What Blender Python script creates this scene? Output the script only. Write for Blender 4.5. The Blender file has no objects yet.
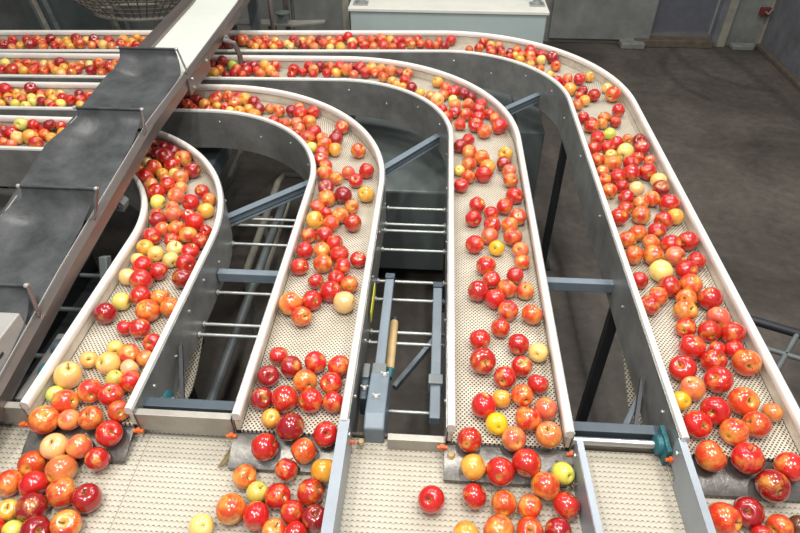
import bpy, bmesh, math, random
from math import sin, cos, pi, hypot, radians
from mathutils import Vector, Matrix
random.seed(7)
sc = bpy.context.scene
COL = sc.collection
ZR = 1.2            # height of the guard rims above the floor

# ------------------------------------------------------------------ materials
def new_mat(name):
    m = bpy.data.materials.new(name); m.use_nodes = True
    return m, m.node_tree.nodes, m.node_tree.links, m.node_tree.nodes['Principled BSDF']

def ramp(nt, fac, stops):
    r = nt.nodes.new('ShaderNodeValToRGB')
    el = r.color_ramp.elements
    while len(el) < len(stops): el.new(0.5)
    for e, (p, c) in zip(el, stops):
        e.position = p; e.color = (c[0], c[1], c[2], 1)
    nt.links.new(fac, r.inputs[0]); return r.outputs[0]

def simple(name, col, rough=.5, metal=0., var=.12, scale=8., bump=0., spec=.5, streak=None):
    m, N, L, B = new_mat(name)
    tc = N.new('ShaderNodeTexCoord')
    nz = N.new('ShaderNodeTexNoise'); nz.inputs['Scale'].default_value = scale
    nz.inputs['Detail'].default_value = 5; nz.inputs['Roughness'].default_value = .65
    if streak:
        mp = N.new('ShaderNodeMapping'); mp.inputs['Scale'].default_value = streak
        L.new(tc.outputs['Object'], mp.inputs[0]); L.new(mp.outputs[0], nz.inputs['Vector'])
    else:
        L.new(tc.outputs['Object'], nz.inputs['Vector'])
    lo = [c*(1-var) for c in col]; hi = [min(1, c*(1+var)) for c in col]
    L.new(ramp(m.node_tree, nz.outputs[0], [(.3, lo), (.7, hi)]), B.inputs['Base Color'])
    B.inputs['Roughness'].default_value = rough; B.inputs['Metallic'].default_value = metal
    B.inputs['Specular IOR Level'].default_value = spec
    if bump:
        b = N.new('ShaderNodeBump'); b.inputs['Strength'].default_value = bump; b.inputs['Distance'].default_value = .01
        L.new(nz.outputs[0], b.inputs['Height']); L.new(b.outputs[0], B.inputs['Normal'])
    return m

def mth(nt, op, a, b=None, c=None):
    n = nt.nodes.new('ShaderNodeMath'); n.operation = op
    for i, v in enumerate((a, b, c)):
        if v is None: continue
        if isinstance(v, (int, float)): n.inputs[i].default_value = v
        else: nt.links.new(v, n.inputs[i])
    return n.outputs[0]

M = {}
M['plate'] = simple('brushed_dark_steel', (.30, .295, .28), .36, .5, .32, 6., .05)
M['steel'] = simple('bright_steel', (.50, .49, .47), .3, .8, .12, 12)
M['sheet'] = simple('folded_sheet_metal', (.38, .355, .31), .42, .45, .15, 9)
M['rail'] = simple('brownish_stainless', (.20, .165, .15), .33, .6, .25, 7, streak=(1, .15, 1))
M['edge'] = simple('light_rail_edge', (.42, .41, .39), .4, .3, .1, 9)
M['guard'] = simple('white_plastic', (.73, .70, .645), .36, 0, .08, 7, .02)
M['liner'] = simple('stained_liner_plastic', (.60, .545, .45), .45, 0, .22, 9, .02)
M['blue'] = simple('blue_grey_paint', (.165, .205, .24), .42, .1, .12, 9)
M['dblue'] = simple('dark_blue_grey_paint', (.05, .07, .09), .42, .1, .15, 9)
M['lblue'] = simple('light_blue_grey_metal', (.31, .345, .385), .38, .3, .08, 9)
M['black'] = simple('black_painted_steel', (.022, .024, .028), .45, .1, .2, 9)
M['rod'] = simple('galvanised_rod', (.42, .44, .42), .4, .5, .1, 12)
M['pipe'] = simple('dull_grey_pipe', (.17, .19, .19), .5, .3, .2, 8)
M['rubber'] = simple('worn_black_rubber', (.062, .064, .066), .36, 0, .45, 9, .25)
M['belt_white'] = simple('smooth_white_belt', (.62, .64, .58), .5, 0, .03, 4)
M['hood'] = simple('dark_green_grey_sheet', (.14, .165, .16), .5, .1, .15, 3)
M['cab'] = simple('pale_blue_painted_sheet', (.44, .515, .505), .45, .05, .05, 4)
M['cabtop'] = simple('cream_worktop', (.72, .71, .64), .5, 0, .06, 5)
M['door'] = simple('blue_grey_door', (.135, .14, .165), .5, .1, .12, 14)
M['frame'] = simple('pale_frame', (.30, .285, .235), .55, 0, .2, 10)
M['conc'] = simple('concrete_block', (.22, .23, .21), .8, 0, .25, 12, .2)
M['brown'] = simple('dirty_brown_sill', (.12, .095, .07), .75, 0, .3, 10, .2)
M['orange'] = simple('orange_plastic', (.75, .13, .02), .4)
M['teal'] = simple('teal_cast_bearing', (.03, .14, .16), .45, .2)
M['tan'] = simple('tan_roller', (.52, .36, .17), .5, 0, .15, 14)
M['yellow'] = simple('yellow_tape', (.75, .72, .05), .5)
M['red'] = simple('red_bracket', (.16, .025, .02), .5)
M['stem'] = simple('apple_stem_wood', (.16, .09, .03), .7, 0, .3, 60)
M['pale'] = simple('grey_cover_paint', (.36, .35, .33), .45, .1, .08, 10)
M['plateflat'] = simple('worn_transfer_steel', (.15, .142, .13), .33, .6, .45, 18, .2)
M['bolt'] = simple('bolt_steel', (.62, .62, .60), .3, .6)
M['net'] = simple('brown_netting', (.20, .17, .13), .7, 0, .3, 30)
M['debris'] = simple('dried_plant_debris', (.17, .12, .05), .8, 0, .4, 60)

def mat_modular():
    m, N, L, B = new_mat('perforated_plastic_belt'); nt = m.node_tree
    uv = N.new('ShaderNodeUVMap'); sp = N.new('ShaderNodeSeparateXYZ'); L.new(uv.outputs[0], sp.inputs[0])
    v = mth(nt, 'DIVIDE', sp.outputs[1], .0078)
    row = mth(nt, 'FLOOR', v)
    odd = mth(nt, 'MULTIPLY', mth(nt, 'MODULO', mth(nt, 'ABSOLUTE', row), 2.), .5)
    u = mth(nt, 'FRACT', mth(nt, 'ADD', mth(nt, 'DIVIDE', sp.outputs[0], .0132), odd))
    du = mth(nt, 'MULTIPLY', mth(nt, 'SUBTRACT', u, .5), 13.2)
    dv = mth(nt, 'MULTIPLY', mth(nt, 'SUBTRACT', mth(nt, 'FRACT', v), .5), 7.8)
    d = mth(nt, 'SQRT', mth(nt, 'ADD', mth(nt, 'MULTIPLY', du, du), mth(nt, 'MULTIPLY', dv, dv)))
    hole = N.new('ShaderNodeMapRange'); hole.interpolation_type = 'SMOOTHSTEP'
    hole.inputs['From Min'].default_value = 3.6; hole.inputs['From Max'].default_value = 2.5
    L.new(d, hole.inputs['Value'])
    nz = N.new('ShaderNodeTexNoise'); nz.inputs['Scale'].default_value = 9; nz.inputs['Detail'].default_value = 6
    tc = N.new('ShaderNodeTexCoord'); L.new(tc.outputs['Object'], nz.inputs['Vector'])
    base = ramp(nt, nz.outputs[0], [(.3, (.50, .45, .35)), (.7, (.62, .575, .475))])
    mx = N.new('ShaderNodeMix'); mx.data_type = 'RGBA'
    L.new(hole.outputs[0], mx.inputs['Factor']); L.new(base, mx.inputs['A'])
    mx.inputs['B'].default_value = (.04, .03, .018, 1)
    L.new(mx.outputs['Result'], B.inputs['Base Color']); B.inputs['Roughness'].default_value = .55
    bp = N.new('ShaderNodeBump'); bp.inputs['Strength'].default_value = .6; bp.inputs['Distance'].default_value = .002
    bp.invert = True
    L.new(hole.outputs[0], bp.inputs['Height']); L.new(bp.outputs[0], B.inputs['Normal'])
    return m
M['belt'] = mat_modular()

def mat_cross():
    m, N, L, B = new_mat('flush_grid_plastic_belt'); nt = m.node_tree
    tc = N.new('ShaderNodeTexCoord'); sp = N.new('ShaderNodeSeparateXYZ'); L.new(tc.outputs['Object'], sp.inputs[0])
    x, y = sp.outputs[0], sp.outputs[1]
    xf = mth(nt, 'FRACT', mth(nt, 'DIVIDE', x, .0150))
    tooth = mth(nt, 'GREATER_THAN', xf, .5)
    arc = mth(nt, 'MULTIPLY', mth(nt, 'SINE', mth(nt, 'MULTIPLY', xf, 2*pi)), .0024)
    yy = mth(nt, 'FRACT', mth(nt, 'DIVIDE', mth(nt, 'ADD', y, arc), .0162))
    d = mth(nt, 'MULTIPLY', mth(nt, 'ABSOLUTE', mth(nt, 'SUBTRACT', yy, .5)), 16.2)
    line = N.new('ShaderNodeMapRange'); line.interpolation_type = 'SMOOTHSTEP'
    line.inputs['From Min'].default_value = 2.3; line.inputs['From Max'].default_value = 1.0
    L.new(d, line.inputs['Value'])
    lf = mth(nt, 'MULTIPLY', line.outputs[0], mth(nt, 'ADD', .30, mth(nt, 'MULTIPLY', tooth, .65)))
    # long module seams
    xs = mth(nt, 'FRACT', mth(nt, 'DIVIDE', mth(nt, 'ADD', x, .058), .52))
    sd = mth(nt, 'LESS_THAN', mth(nt, 'ABSOLUTE', mth(nt, 'SUBTRACT', xs, .5)), .003)
    lf = mth(nt, 'MAXIMUM', lf, mth(nt, 'MULTIPLY', sd, .55))
    nz = N.new('ShaderNodeTexNoise'); nz.inputs['Scale'].default_value = 5; nz.inputs['Detail'].default_value = 7
    mp = N.new('ShaderNodeMapping'); mp.inputs['Scale'].default_value = (1, .5, 1)
    L.new(tc.outputs['Object'], mp.inputs[0]); L.new(mp.outputs[0], nz.inputs['Vector'])
    base = ramp(nt, nz.outputs[0], [(.3, (.41, .37, .295)), (.7, (.54, .505, .42))])
    mx = N.new('ShaderNodeMix'); mx.data_type = 'RGBA'
    L.new(lf, mx.inputs['Factor']); L.new(base, mx.inputs['A']); mx.inputs['B'].default_value = (.15, .11, .065, 1)
    L.new(mx.outputs['Result'], B.inputs['Base Color']); B.inputs['Roughness'].default_value = .5
    bp = N.new('ShaderNodeBump'); bp.inputs['Strength'].default_value = .5; bp.inputs['Distance'].default_value = .002; bp.invert = True
    L.new(line.outputs[0], bp.inputs['Height']); L.new(bp.outputs[0], B.inputs['Normal'])
    return m
M['cross'] = mat_cross()

MARKS = [(3.69,7.14,.95,.085,2.7,3.5), (-2.36,5.71,5.82,.12,3.2,3.6), (3.46,6.66,.98,.09,2.4,2.75)]
def mat_floor():
    m, N, L, B = new_mat('stained_concrete_floor'); nt = m.node_tree
    tc = N.new('ShaderNodeTexCoord')
    a = N.new('ShaderNodeTexNoise'); a.inputs['Scale'].default_value = 1.1; a.inputs['Detail'].default_value = 9; a.inputs['Roughness'].default_value = .62
    a.inputs['Distortion'].default_value = .5
    L.new(tc.outputs['Object'], a.inputs['Vector'])
    b = N.new('ShaderNodeTexNoise'); b.inputs['Scale'].default_value = 14; b.inputs['Detail'].default_value = 8; b.inputs['Roughness'].default_value = .7
    L.new(tc.outputs['Object'], b.inputs['Vector'])
    c1 = ramp(nt, a.outputs[0], [(.3, (.048, .038, .031)), (.5, (.098, .083, .070)), (.72, (.155, .133, .112))])
    c2 = ramp(nt, b.outputs[0], [(.3, (.7, .7, .7)), (.7, (1.2, 1.2, 1.2))])
    mx = N.new('ShaderNodeMix'); mx.data_type = 'RGBA'; mx.blend_type = 'MULTIPLY'; mx.inputs['Factor'].default_value = 1
    L.new(c1, mx.inputs['A']); L.new(c2, mx.inputs['B'])
    # tyre marks near the door
    sp = N.new('ShaderNodeSeparateXYZ'); L.new(tc.outputs['Object'], sp.inputs[0]); out = mx.outputs['Result']
    for (cx, cy, rad, wd, x0, x1) in MARKS:
        dx = mth(nt, 'SUBTRACT', sp.outputs[0], cx); dy = mth(nt, 'SUBTRACT', sp.outputs[1], cy)
        d = mth(nt, 'ABSOLUTE', mth(nt, 'SUBTRACT', mth(nt, 'SQRT', mth(nt, 'ADD', mth(nt, 'MULTIPLY', dx, dx), mth(nt, 'MULTIPLY', dy, dy))), rad))
        d = mth(nt, 'ADD', d, mth(nt, 'MULTIPLY', mth(nt, 'SUBTRACT', b.outputs[0], .5), wd*1.2))
        mr = N.new('ShaderNodeMapRange'); mr.interpolation_type = 'SMOOTHSTEP'; mr.inputs['From Min'].default_value = wd; mr.inputs['From Max'].default_value = 0; mr.inputs['To Max'].default_value = .42
        L.new(d, mr.inputs['Value'])
        inn = mth(nt, 'MULTIPLY', mth(nt, 'GREATER_THAN', sp.outputs[0], x0), mth(nt, 'LESS_THAN', sp.outputs[0], x1))
        mm = N.new('ShaderNodeMix'); mm.data_type = 'RGBA'; L.new(mth(nt, 'MULTIPLY', mr.outputs[0], inn), mm.inputs['Factor'])
        L.new(out, mm.inputs['A']); mm.inputs['B'].default_value = (.03, .026, .024, 1); out = mm.outputs['Result']
    L.new(out, B.inputs['Base Color']); B.inputs['Roughness'].default_value = .6
    return m
M['floor'] = mat_floor()
def mat_wall():
    m, N, L, B = new_mat('mottled_grey_wall'); nt = m.node_tree
    tc = N.new('ShaderNodeTexCoord')
    a = N.new('ShaderNodeTexNoise'); a.inputs['Scale'].default_value = 3; a.inputs['Detail'].default_value = 10; a.inputs['Roughness'].default_value = .7
    L.new(tc.outputs['Object'], a.inputs['Vector'])
    L.new(ramp(nt, a.outputs[0], [(.3, (.15, .155, .148)), (.7, (.27, .275, .262))]), B.inputs['Base Color'])
    B.inputs['Roughness'].default_value = .7
    return m
M['wall'] = mat_wall()
M['wall2'] = simple('dark_grey_wall', (.16, .165, .18), .6, 0, .3, 4)

def mat_apple(name, from_attr):
    """Skin: ground colour washed with the apple's own blush, lenticels and streaks along the meridians."""
    m, N, L, B = new_mat(name); nt = m.node_tree
    tc = N.new('ShaderNodeTexCoord')
    if from_attr:
        at = N.new('ShaderNodeAttribute'); at.attribute_name = 'skin'
        col, cover, rnd = at.outputs['Color'], at.outputs['Alpha'], None
        geo = N.new('ShaderNodeNewGeometry'); vec0 = geo.outputs['Position']
    else:
        oi = N.new('ShaderNodeObjectInfo')
        col, cover = oi.outputs['Color'], oi.outputs['Alpha']
        off = N.new('ShaderNodeVectorMath'); off.operation = 'ADD'
        sc_ = mth(nt, 'MULTIPLY', oi.outputs['Random'], 37.)
        cb = N.new('ShaderNodeCombineXYZ'); L.new(sc_, cb.inputs[0]); L.new(sc_, cb.inputs[2])
        mp = N.new('ShaderNodeVectorMath'); mp.operation = 'SCALE'; mp.inputs['Scale'].default_value = 1.
        L.new(tc.outputs['Object'], mp.inputs[0])
        L.new(mp.outputs[0], off.inputs[0]); L.new(cb.outputs[0], off.inputs[1]); vec0 = off.outputs[0]
    n1 = N.new('ShaderNodeTexNoise'); n1.inputs['Scale'].default_value = 26 if from_attr else .95
    n1.inputs['Detail'].default_value = 3; n1.inputs['Roughness'].default_value = .55
    L.new(vec0, n1.inputs['Vector'])
    fac = mth(nt, 'SUBTRACT', mth(nt, 'ADD', mth(nt, 'MULTIPLY', n1.outputs[0], 3.4), mth(nt, 'MULTIPLY', cover, 1.7)), 2.1)
    if not from_attr:
        sp = N.new('ShaderNodeSeparateXYZ'); L.new(tc.outputs['Object'], sp.inputs[0])
        ang = mth(nt, 'ARCTAN2', sp.outputs[1], sp.outputs[0])
        cc = N.new('ShaderNodeCombineXYZ'); L.new(mth(nt, 'MULTIPLY', ang, 5.5), cc.inputs[0]); L.new(mth(nt, 'MULTIPLY', sp.outputs[2], .7), cc.inputs[1])
        L.new(mth(nt, 'MULTIPLY', oi.outputs['Random'], 91.), cc.inputs[2])
        n2 = N.new('ShaderNodeTexNoise'); n2.inputs['Scale'].default_value = 1.5; n2.inputs['Detail'].default_value = 3
        L.new(cc.outputs[0], n2.inputs['Vector'])
        fac = mth(nt, 'ADD', fac, mth(nt, 'MULTIPLY', mth(nt, 'SUBTRACT', n2.outputs[0], .5), .9))
        # stem cavity is greener and less blushed
        rad = mth(nt, 'SQRT', mth(nt, 'ADD', mth(nt, 'MULTIPLY', sp.outputs[0], sp.outputs[0]), mth(nt, 'MULTIPLY', sp.outputs[1], sp.outputs[1])))
        cav = N.new('ShaderNodeMapRange'); cav.inputs['From Min'].default_value = .42; cav.inputs['From Max'].default_value = .12
        L.new(rad, cav.inputs['Value'])
        fac = mth(nt, 'SUBTRACT', fac, mth(nt, 'MULTIPLY', cav.outputs[0], .75))
    cl = N.new('ShaderNodeClamp'); L.new(fac, cl.inputs[0])
    ground = N.new('ShaderNodeMix'); ground.data_type = 'RGBA'; ground.inputs['Factor'].default_value = .30
    ground.inputs['A'].default_value = (.86, .50, .085, 1); L.new(col, ground.inputs['B'])
    mx = N.new('ShaderNodeMix'); mx.data_type = 'RGBA'
    L.new(cl.outputs[0], mx.inputs['Factor']); L.new(ground.outputs['Result'], mx.inputs['A']); L.new(col, mx.inputs['B'])
    out = mx.outputs['Result']
    if not from_attr:
        vo = N.new('ShaderNodeTexVoronoi'); vo.inputs['Scale'].default_value = 8
        L.new(vec0, vo.inputs['Vector'])
        dots = N.new('ShaderNodeMapRange'); dots.inputs['From Min'].default_value = .13; dots.inputs['From Max'].default_value = .05
        dots.inputs['To Max'].default_value = .35
        L.new(vo.outputs['Distance'], dots.inputs['Value'])
        m2 = N.new('ShaderNodeMix'); m2.data_type = 'RGBA'; L.new(dots.outputs[0], m2.inputs['Factor'])
        L.new(out, m2.inputs['A']); m2.inputs['B'].default_value = (.85, .55, .25, 1); out = m2.outputs['Result']
        deep = N.new('ShaderNodeMapRange'); deep.inputs['From Min'].default_value = .17; deep.inputs['From Max'].default_value = .06
        deep.inputs['To Max'].default_value = .7
        L.new(rad, deep.inputs['Value'])
        m3 = N.new('ShaderNodeMix'); m3.data_type = 'RGBA'; L.new(deep.outputs[0], m3.inputs['Factor'])
        L.new(out, m3.inputs['A']); m3.inputs['B'].default_value = (.20, .13, .03, 1); out = m3.outputs['Result']
    L.new(out, B.inputs['Base Color'])
    B.inputs['Roughness'].default_value = .2; B.inputs['Specular IOR Level'].default_value = .6
    B.inputs['Coat Weight'].default_value = .8; B.inputs['Coat Roughness'].default_value = .10
    return m
M['apple'] = mat_apple('apple_skin', False)
M['apple_far'] = mat_apple('distant_apple_skin', True)

# ------------------------------------------------------------------ mesh helpers
class MB:
    def __init__(s): s.v, s.f, s.uv = [], [], {}
    def add(s, vs, fs):
        b = len(s.v); s.v += [tuple(p) for p in vs]; s.f += [tuple(i+b for i in f) for f in fs]; return b
    def box(s, x0, x1, y0, y1, z0, z1):
        s.add([(x0,y0,z0),(x1,y0,z0),(x1,y1,z0),(x0,y1,z0),(x0,y0,z1),(x1,y0,z1),(x1,y1,z1),(x0,y1,z1)],
              [(0,3,2,1),(4,5,6,7),(0,1,5,4),(1,2,6,5),(2,3,7,6),(3,0,4,7)])
    def prism(s, poly, d):
        """poly: 3-D points in a ring, extruded by vector d"""
        n = len(poly); d = Vector(d)
        s.add([Vector(p) for p in poly] + [Vector(p)+d for p in poly],
              [tuple(range(n-1,-1,-1)), tuple(range(n,2*n))] + [(i,(i+1)%n,(i+1)%n+n,i+n) for i in range(n)])
    def bar(s, a, b, w, h, up=(0,0,1)):
        a, b = Vector(a), Vector(b); t = (b-a).normalized(); up = Vector(up)
        if abs(t.dot(up)) > .98: up = Vector((0,1,0))
        r = t.cross(up).normalized()*w/2; u = r.cross(t).normalized()*h/2
        s.prism([a-r-u, a+r-u, a+r+u, a-r+u], b-a)
    def channel(s, a, b, w, h, t=.004):
        """U channel lying on its side, open towards +r"""
        a, b = Vector(a), Vector(b); d = (b-a).normalized(); r = d.cross(Vector((0,0,1))).normalized(); u = Vector((0,0,1))
        P = [(-w/2,-h/2),(w/2,-h/2),(w/2,-h/2+t),(-w/2+t,-h/2+t),(-w/2+t,h/2-t),(w/2,h/2-t),(w/2,h/2),(-w/2,h/2)]
        s.sweep([[a+r*p+u*q for p,q in P],[b+r*p+u*q for p,q in P]])
    def sweep(s, rings, closed=True, cap=True):
        n = len(rings[0]); b = len(s.v)
        for r in rings: s.v += [tuple(p) for p in r]
        for i in range(len(rings)-1):
            for j in range(n if closed else n-1):
                k = (j+1) % n
                s.f.append((b+i*n+j, b+i*n+k, b+(i+1)*n+k, b+(i+1)*n+j))
        if cap and closed:
            s.f.append(tuple(b+j for j in range(n-1,-1,-1))); s.f.append(tuple(b+(len(rings)-1)*n+j for j in range(n)))
    def tube(s, pts, r, n=10):
        pts = [Vector(p) for p in pts]; rings = []
        ref = None
        for i, p in enumerate(pts):
            t = (pts[min(i+1,len(pts)-1)]-pts[max(i-1,0)]).normalized()
            if ref is None:
                ref = t.cross(Vector((0,0,1)))
                if ref.length < .1: ref = t.cross(Vector((0,1,0)))
            ref = (ref - t*ref.dot(t)).normalized(); q = t.cross(ref)
            rr = r[i] if isinstance(r,(list,tuple)) else r
            rings.append([p+ref*rr*cos(2*pi*k/n)+q*rr*sin(2*pi*k/n) for k in range(n)])
        s.sweep(rings)
    def lathe(s, c, axis, prof, n=16):
        c, ax = Vector(c), Vector(axis).normalized()
        a = ax.cross(Vector((0,0,1)));
        if a.length < .1: a = ax.cross(Vector((0,1,0)))
        a.normalize(); b = ax.cross(a)
        s.sweep([[c+ax*h+(a*cos(2*pi*k/n)+b*sin(2*pi*k/n))*max(r,1e-4) for k in range(n)] for r,h in prof])
    def build(s, name, m, parent=None, smooth=False, bevel=0, loc=None, uvf=None):
        me = bpy.data.meshes.new(name)
        vs = s.v
        if loc: vs = [(x-loc[0],y-loc[1],z-loc[2]) for x,y,z in vs]
        me.from_pydata(vs, [], s.f)
        bm = bmesh.new(); bm.from_mesh(me); bmesh.ops.recalc_face_normals(bm, faces=bm.faces); 
        if uvf:
            uvl = bm.loops.layers.uv.new('UVMap')
            bm.verts.ensure_lookup_table()
            for f in bm.faces:
                for l in f.loops: l[uvl].uv = uvf[l.vert.index]
        bm.to_mesh(me); bm.free()
        me.materials.append(m)
        if smooth:
            for p in me.polygons: p.use_smooth = True
            me.set_sharp_from_angle(angle=radians(38))
        o = bpy.data.objects.new(name, me); COL.objects.link(o)
        if loc: o.location = loc
        if parent: 
            o.parent = parent
            if not loc or True: o.matrix_parent_inverse = Matrix.Translation(-parent.location) if parent.rotation_euler[2] == 0 else parent.matrix_basis.inverted()
        if bevel:
            md = o.modifiers.new('bevel', 'BEVEL'); md.width = bevel; md.segments = 2; md.limit_method = 'ANGLE'; md.angle_limit = radians(40)
        return o

def tag(o, label=None, cat=None, group=None, kind=None):
    if label: o['label'] = label
    if cat: o['category'] = cat
    if group: o['group'] = group
    if kind: o['kind'] = kind
    return o
def empty(name, loc, label, cat, group=None):
    o = bpy.data.objects.new(name, None); COL.objects.link(o); o.location = loc; o.empty_display_size = .05
    return tag(o, label, cat, group)

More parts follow.
